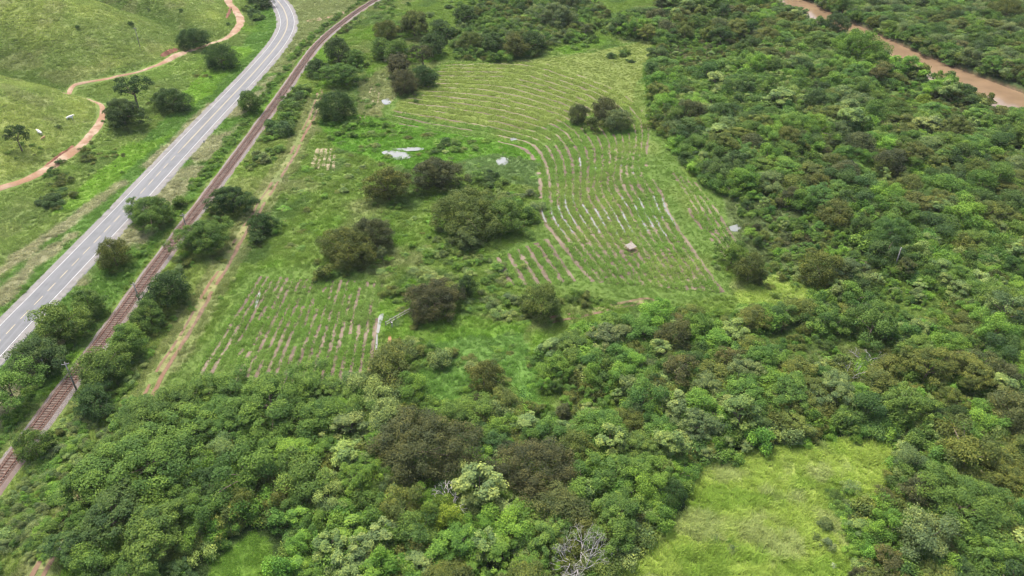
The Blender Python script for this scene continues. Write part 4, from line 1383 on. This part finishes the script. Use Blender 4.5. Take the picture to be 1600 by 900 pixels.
for (cx, cy, sx, sy, n, cols, smax) in [
    (455, 170, 12, 20, 34, ['green', 'deep'], 1.5), (440, 208, 16, 12, 20, ['deep', 'green'], 1.7), (412, 252, 11, 6, 10, ['jade', 'grey'], 1.4), (472, 148, 12, 12, 16, ['green'], 1.3), (430, 235, 12, 8, 8, ['green'], 1.0),
    (100, 290, 30, 26, 26, ['olive', 'deep', 'green'], .9), (80, 318, 18, 8, 12, ['deep'], 1.1), (135, 240, 14, 18, 16, ['olive', 'green'], .8), (170, 250, 30, 30, 22, ['olive', 'green'], .5),
    (560, 195, 50, 8, 26, ['green', 'bright'], .9), (560, 215, 45, 8, 22, ['green', 'bright'], .8), (690, 232, 30, 8, 16, ['green', 'deep'], 1.0), (610, 300, 80, 40, 16, ['green', 'bright', 'pale'], .7),
    (780, 320, 55, 30, 34, ['green', 'grey', 'bright', 'pale'], 1.1), (770, 285, 50, 12, 22, ['deep', 'green'], 1.0), (700, 400, 50, 25, 26, ['pale', 'green', 'bright'], .8), (760, 420, 60, 35, 30, ['green', 'pale', 'bright'], .8),
    (625, 460, 40, 14, 18, ['green', 'olive'], .8), (780, 480, 50, 25, 30, ['green', 'pale', 'grey'], .9), (900, 470, 30, 10, 14, ['olive', 'green'], .9), (640, 550, 40, 18, 22, ['green', 'pale', 'olive'], .9), (860, 560, 25, 30, 16, ['green', 'bright'], .9),
    (430, 360, 20, 14, 10, ['green', 'bright'], .8), (700, 640, 60, 24, 26, ['bright', 'green', 'pale'], .9), (40, 820, 60, 60, 60, ['grey', 'green', 'pale'], .9), (90, 760, 30, 60, 36, ['bright', 'green', 'pale'], .8),
    (1230, 420, 90, 30, 70, ['olive', 'pale', 'grey', 'green'], .8), (1230, 370, 80, 40, 70, ['olive', 'grey', 'brown'], .7), (1100, 95, 50, 20, 26, ['olive', 'brown', 'green'], .8), (1250, 790, 60, 70, 14, ['bright', 'green'], .4), (1320, 820, 40, 60, 36, ['green', 'grey', 'bright'], .9),
    (1130, 850, 30, 40, 10, ['bright', 'grey'], .5), (970, 88, 14, 5, 8, ['deep', 'green'], 1.2), (985, 97, 8, 4, 5, ['deep'], .9), (740, 15, 60, 16, 40, ['green', 'deep', 'grey'], 1.2), (830, 50, 90, 24, 70, ['green', 'deep', 'bright'], 1.3), (900, 65, 30, 12, 20, ['green', 'bright'], 1.2), (980, 40, 40, 18, 24, ['green', 'grey'], 1.2),
    (610, 20, 40, 14, 20, ['green', 'bright'], .9), (330, 108, 30, 20, 14, ['olive', 'green'], .6), (395, 25, 14, 16, 18, ['deep', 'green'], 1.4), (640, 130, 40, 25, 12, ['green'], .9), (575, 160, 25, 20, 10, ['green', 'bright'], .7)]:
    for _ in range(n):
        a = at(cx + random.gauss(0, .5) * sx, cy + random.gauss(0, .5) * sy)
        if abs(a[0] - float(xroad(a[1]))) < 7 or abs(a[0] - float(xrail(a[1]))) < 4:
            continue
        scrub(a[0], a[1], random.uniform(.35, 1) * smax, random.choice(cols), random.uniform(.7, 1.1))
for (x0, y0, r0) in FEET:
    for _ in range(9):
        a_f, q_f = random.uniform(0, 6.283), r0 * random.uniform(.65, 1.15)
        x, y = x0 + q_f * math.cos(a_f), y0 + q_f * math.sin(a_f)
        if abs(x - float(xroad(y))) < 7 or abs(x - float(xrail(y))) < 4:
            continue
        scrub(x, y, random.uniform(.22, .6), random.choice(['green', 'bright', 'green', 'olive']), random.uniform(.5, .9))
X, Y = grass_pts_free(900)
for x, y, c in zip(X, Y, fbm(X, Y, 16, 141)):
    if c > .44 or random.random() < .25:
        scrub(x, y, random.uniform(.25, .8), random.choice(['green', 'bright', 'green', 'olive', 'pale']), random.uniform(.35, .75), True if random.random() < .6 else None)
scatter('low_scrub', P, np.array(S), I, T, C_SHRUB, 'low scrub bushes along the track, marsh and pasture', 'scrub')

# single small bushes on the hill pasture
for (cx, cy, r, lab) in [(205, 40, 1.5, 'small dark bush on the far hill crest'), (122, 44, 1.2, 'tiny dark bush high on the hill pasture'), (283, 18, 1.2, 'tiny dark bush near the top of the hill'), (233, 17, 1.0, 'dot of a bush left of the top hill bush'),
                         (357, 40, 1.2, 'small dark bush beside the far end of the hill trail'), (92, 200, 1.0, 'small black-green bush between the two white cows')]:
    p = at(cx, cy)
    make_tree('bush', lab, p[0], p[1], r, 'shrub', 'deep', 'bush')
for (cx, cy, r, lab) in [(412, 8, 5.5, 'dark tree crown beside the road bend at the top'), (395, 0, 5.0, 'dark tree left of the road bend at the top')]:
    p = at(cx, cy + 6)
    make_tree('roadside_tree', lab, p[0], p[1] + 3, r, 'dome', 'deep')

# ------------------------------------------------------------------ grasses
def grass_pts(n, x0, x1, y0, y1):
    X, Y = RNG.uniform(x0, x1, n), RNG.uniform(y0, y1, n)
    ok = np.abs(X) / np.maximum(Y * math.cos(PITCH) + CAM_H * math.sin(PITCH), 1) < .72
    ok &= np.abs(X - xroad(Y)) > 5.8
    ok &= np.abs(X - xrail(Y)) > 3.0
    ok &= ~((np.abs(np.abs(X - np.interp(Y, tq[:, 1], tq[:, 0] + jit)) - .95) < .85) & (Y < 300))
    ok &= seg_dist(X, Y, RIV) > 11
    open_ = (gap_at(X, Y) > .5) & (inside(X, Y, F['F2']) | inside(X, Y, F['F3']))
    open_ |= inside(X, Y, Z['scrub_e']) | inside(X, Y, Z['brown_n']) | inside(X, Y, Z['pocket']) | inside(X, Y, Z['grass_se'])
    for k in ('F1', 'F2', 'F3', 'F4'):
        ok &= ~inside(X, Y, F[k]) | open_
    for pg in POOLS:
        ok &= ~inside(X, Y, pg)
    X, Y = X[ok], Y[ok]
    return X, Y

def grass_scatter(name, X, Y, scale, form_lo, form_n, label, cat='grass', mul=1.0):
    c = cover(X, Y) * mul * 1.32
    c *= (1 + RNG.normal(0, .055, (len(X), 1)))
    c = np.clip(c, .01, .6)
    z = height(X, Y)
    s = scale * RNG.uniform(.6, 1.3, len(X)) * (.7 + .6 * vnoise(X, Y, 2.8, 44))
    S = np.stack([s, s, s * RNG.uniform(.7, 1.3, len(X))], 1)
    scatter(name, np.stack([X, Y, z], 1), S, form_lo + RNG.integers(0, form_n, len(X)), c, C_GRASS, label, cat)

X, Y = grass_pts(350000, -300, 150, 70, 470)
hd = seg_dist(X, Y, hq[::6])
infield = inside(X, Y, Z['field_s']) | inside(X, Y, Z['field_w'])
mead = inside(X, Y, Z['meadow'])
hill = foot_d(X, Y) > 0
keep = (hd > 2.4) & ~infield & ~mead
strawy = cover(X, Y)[:, 0] > .32
keep &= ~(strawy & (RNG.uniform(0, 1, len(X)) < .6))
a = keep & hill
grass_scatter('hill_grass', X[a], Y[a], 1.0, 0, 4, 'tufted olive-green pasture grass covering the hill')
b = keep & ~hill
big = RNG.uniform(0, 1, len(X)) < .35 * (fbm(X, Y, 10, 140) > .5)
grass_scatter('pasture_grass', X[b & ~big], Y[b & ~big], .9, 0, 4, 'rough green pasture grass between the railway and the fields')
grass_scatter('tall_grass', X[b & big], Y[b & big], .8, 4, 4, 'taller green grass clumps in the pasture and verges')
# crop rows
q = np.concatenate(ROWPTS)
q = q[RNG.uniform(0, 1, len(q)) < .85]
grass_scatter('row_crop', q[:, 0], q[:, 1], 1.2, 8, 4, 'young green crop growing in rows between the furrows', 'crop', 1.25)
X, Y = grass_pts(110000, -90, 130, 110, 400)
m = (soft_in(X, Y, Z['field_s'], 2, 2) + soft_in(X, Y, Z['field_w'], 2, 4)) > 0
fw_ = np.concatenate(FURROWS)
cell = set()
for dx_, dy_ in ((0, 0), (.45, 0), (-.45, 0), (0, .45), (0, -.45)):
    cell |= set(map(tuple, np.floor((fw_ + (dx_, dy_)) / .7).astype(int)))
onf = np.array([(int(math.floor(a / .7)), int(math.floor(b / .7))) in cell for a, b in zip(X, Y)])
m &= ~onf
grass_scatter('field_weeds', X[m], Y[m], .65, 0, 4, 'yellow-green weeds spread over the crop fields')
X, Y = RNG.uniform(-10, 110, 36000), RNG.uniform(60, 140, 36000)
m = soft_in(X, Y, Z['meadow'], 2.0, 35) > 0
grass_scatter('meadow_grass', X[m], Y[m], .92, 4, 4, 'tall yellow-green meadow grass in the forest clearing')

# ------------------------------------------------------------------ poles, shelter, fence, cows, stones
def pole(px, py, h, label, name='utility_pole', arm=True, lean=0.0):
    p = at(px, py)
    root = empty(name, tuple(p))
    root.rotation_euler = (0, lean, .3)
    tag(root, label, 'pole')
    V, Fc = [], []
    tube_vf(V, Fc, [(0, 0, -.6), (0, 0, h * .5), (0, 0, h)], [.19, .16, .12], 8)
    link('post', mesh('post', V, Fc, True), M_POLE, root)
    if arm:
        V, Fc = [], []
        box_vf(V, Fc, (0, 0, h - .6), (1.5, .12, .14))
        a = link('crossarm', mesh('crossarm', V, Fc), M_POLE, root)
        for dx in (-.65, 0.25, .65):
            V, Fc = [], []
            tube_vf(V, Fc, [(dx, 0, h - .53), (dx, 0, h - .4), (dx, 0, h - .3)], [.04, .07, .03], 6)
            link('insulator', mesh('insulator', V, Fc), M_STONE, a)

pole(119.5, 609, 8.0, 'pale pole with crossarm standing in front of the near railway track')
pole(219, 474, 6.5, 'thin pole beside the railway near the lone dark spreading tree')
pole(292, 359, 5.5, 'short pole on the railway between the two big trees')
pole(77, 588, 5.0, 'slim pole half hidden by the leafy row', arm=False)
pole(219, 74, 9.0, 'faint pale pole on the upper hill pasture')
pole(1396, 423, 7.5, 'lone pale post in the scrub under the large dark green dome', arm=False)

p = at(985, 391)
sh = empty('shelter', tuple(p), R_(35), .75)
tag(sh, 'tiny open shelter with pale tin roof in the middle of the crop rows', 'shelter')
for dx in (-1.35, 1.35):
    for dy, hh in ((-1.0, 1.7), (1.0, 2.1)):
        V, Fc = [], []
        tube_vf(V, Fc, [(dx, dy, -.3), (dx, dy, hh)], [.08, .07], 6)
        link('post', mesh('post', V, Fc), M_TIMBER, sh)
for k in range(6):
    V, Fc = [], []
    n = 7
    for j in range(n):
        x = -1.75 + .583 * k + .59 * j / (n - 1)
        zz = .035 * math.sin(j * math.pi)
        zz = .03 * (j % 2)
        for yy_, z in ((-1.45, 1.66), (1.45, 2.24)):
            V.append((x, yy_, z + zz + .012 * (k % 2)))
            V.append((x, yy_, z + zz + .03 + .012 * (k % 2)))
    for j in range(n - 1):
        b = j * 4
        Fc += [(b, b + 4, b + 6, b + 2), (b + 1, b + 3, b + 7, b + 5), (b, b + 1, b + 5, b + 4), (b + 2, b + 6, b + 7, b + 3)]
    link('roof_sheet', mesh('roof_sheet', V, Fc), M_TIN, sh)
V, Fc = [], []
for (c, s) in (((0, .95, .3), (2.6, .16, .6)), ((-1.3, 0, .3), (.16, 1.7, .6)), ((.6, -.75, .2), (1.3, .7, .4))):
    box_vf(V, Fc, c, s)
link('brick_base', mesh('brick_base', V, Fc), M_BRICK, sh)
pool('bare_patch', 'orange-brown bare earth patch under the shelter', [(978, 394), (984, 388), (994, 388), (997, 393), (990, 397), (982, 397)], M_BRICK, .14, 'ground')

a, b = at(603, 509), at(640, 488)
fn = empty('fence', tuple(a), math.atan2(b[1] - a[1], b[0] - a[0]))
tag(fn, 'short grey timber rail fence leading to the dark brown dome', 'fence')
FL = float(np.hypot(*(b - a)[:2]))
for k in range(6):
    V, Fc = [], []
    box_vf(V, Fc, (FL * k / 5, 0, .6), (.16, .16, 1.5))
    link('post', mesh('post', V, Fc), M_TIMBER, fn)
for z in (.45, 1.15):
    V, Fc = [], []
    tube_vf(V, Fc, [(-.2, -.12, z), (FL * .5, -.12, z + .06), (FL + .2, -.12, z)], [.10, .11, .10], 6)
    link('rail', mesh('rail', V, Fc), M_TIMBER, fn)
V, Fc = [], []
pp = at(613, 511)
box_vf(V, Fc, (0, 0, .6), (.28, .28, 1.5))
box_vf(V, Fc, (0, 0, 1.4), (.36, .36, .12))
o = link('marker_post', mesh('marker_post', V, Fc), M_STONE)
o.location = tuple(pp)
tag(o, 'single white post standing in front of the grey rail fence', 'post')
V, Fc = [], []
pp = at(319, 223)
tube_vf(V, Fc, [(0, 0, -.2), (0, 0, .8), (0, 0, 1.0)], [.28, .24, .12], 8)
o = link('marker_post', mesh('marker_post', V, Fc), M_STONE)
o.location = tuple(pp)
tag(o, 'small white kilometre post on the verge between road and railway', 'post')

def cow(px, py, label, mat, s=1.0, rz=0.0, lying=False):
    p = at(px, py)
    me = bpy.data.meshes.new('cow')
    bm = bmesh.new()
    zb = 1.0 if not lying else .45
    body = [(-.95, 0, zb + .08), (-.4, 0, zb + .02), (.25, 0, zb), (.75, 0, zb + .12), (1.0, 0, zb + .35), (1.28, 0, zb + .42), (1.55, 0, zb + .22)]
    rad = [.30, .40, .42, .36, .21, .19, .11]
    vs = [bm.verts.new(v) for v in body]
    for i in range(len(vs) - 1):
        bm.edges.new((vs[i], vs[i + 1]))
    extra = []
    for (i, x, sd) in ((0, -.85, -1), (0, -.85, 1), (3, .72, -1), (3, .72, 1)):
        k0 = bm.verts.new((x, sd * .22, zb - .25))
        k1 = bm.verts.new((x + .08, sd * .24, zb * .42 if not lying else .15))
        k2 = bm.verts.new((x + (.0 if not lying else .4), sd * .24, .04 if not lying else .08))
        bm.edges.new((vs[i], k0))
        bm.edges.new((k0, k1))
        bm.edges.new((k1, k2))
        extra += [.17, .10, .08]
    for sd in (-1, 1):
        e = bm.verts.new((1.2, sd * .32, zb + .5))
        bm.edges.new((vs[5], e))
        extra.append(.06)
    t = bm.verts.new((-1.12, 0, zb - .25))
    bm.edges.new((vs[0], t))
    extra.append(.05)
    bm.to_mesh(me)
    bm.free()
    o = link('cow', me, mat)
    md = o.modifiers.new('skin', 'SKIN')
    for i, r in enumerate(rad + extra):
        me.skin_vertices[0].data[i].radius = (r, r)
    me.skin_vertices[0].data[2].use_root = True
    sb = o.modifiers.new('smooth', 'SUBSURF')
    sb.levels = sb.render_levels = 1
    o.location = (p[0], p[1], p[2] + .02)
    o.rotation_euler = (0, 0, rz)
    o.scale = (s, s, s)
    tag(o, label, 'cow')

cow(110, 187, 'white cow standing alone higher on the pasture', M_COW, 1.1, .4)
cow(63, 210, 'white cow beside the lone thin tree', M_COW, 1.05, 2.6)
cow(68, 218, 'small brown calf just below the white cow', M_CALF, .7, 1.0)

def rock(px, py, s, label, sc=(1, 1, .6), mat=None):
    p = at(px, py)
    bm = bmesh.new()
    bmesh.ops.create_icosphere(bm, subdivisions=2, radius=s)
    for v in bm.verts:
        k = .75 + .5 * random.random()
        v.co = Vector((v.co.x * sc[0] * k, v.co.y * sc[1] * k, v.co.z * sc[2] * k))
    me = bpy.data.meshes.new('rock')
    bm.to_mesh(me)
    bm.free()
    o = link('rock', me, mat or M_STONE)
    o.location = (p[0], p[1], p[2] + s * .2)
    tag(o, label, 'rock')

rock(94, 856, 1.1, 'pale boulder beside the lower farm track')
rock(301, 885 - 33, .5, 'small pale stone in the tall grass')
rock(1301, 884, .6, 'pale grey stone in the corner of the meadow')
for (a, b, lab) in (((157, 712), (166, 692), 'pale concrete edge on the outer side of the farm track crossing'), ((168, 710), (178, 696), 'pale concrete edge on the inner side of the farm track crossing')):
    q0, q1 = at(*a), at(*b)
    V, Fc = [], []
    L_ = float(np.hypot(*(q1 - q0)[:2]))
    for k in range(4):
        box_vf(V, Fc, (L_ * (k + .5) / 4, random.uniform(-.05, .05), .22), (L_ / 4 - .05, .45, .55))
    o = link('kerb_block', mesh('kerb_block', V, Fc), M_STONE)
    o.location = tuple(q0)
    o.rotation_euler = (0, 0, math.atan2(q1[1] - q0[1], q1[0] - q0[0]))
    tag(o, lab, 'kerb')


# ------------------------------------------------------------------ thin air between here and the far trees
V, Fc = [], []
box_vf(V, Fc, (0, 1000, 62), (8000, 9000, 140))
M_HAZE, nt = new_mat('thin_haze')
ho = node(nt, 'ShaderNodeOutputMaterial')
hv = node(nt, 'ShaderNodeVolumePrincipled')
hv.inputs['Color'].default_value = (.9, .94, 1.0, 1)
hv.inputs['Density'].default_value = .00004
nt.links.new(hv.outputs[0], ho.inputs['Volume'])
tag(link('haze', mesh('haze', V, Fc), M_HAZE), 'thin pale haze softening the far forest', 'haze', kind='stuff')
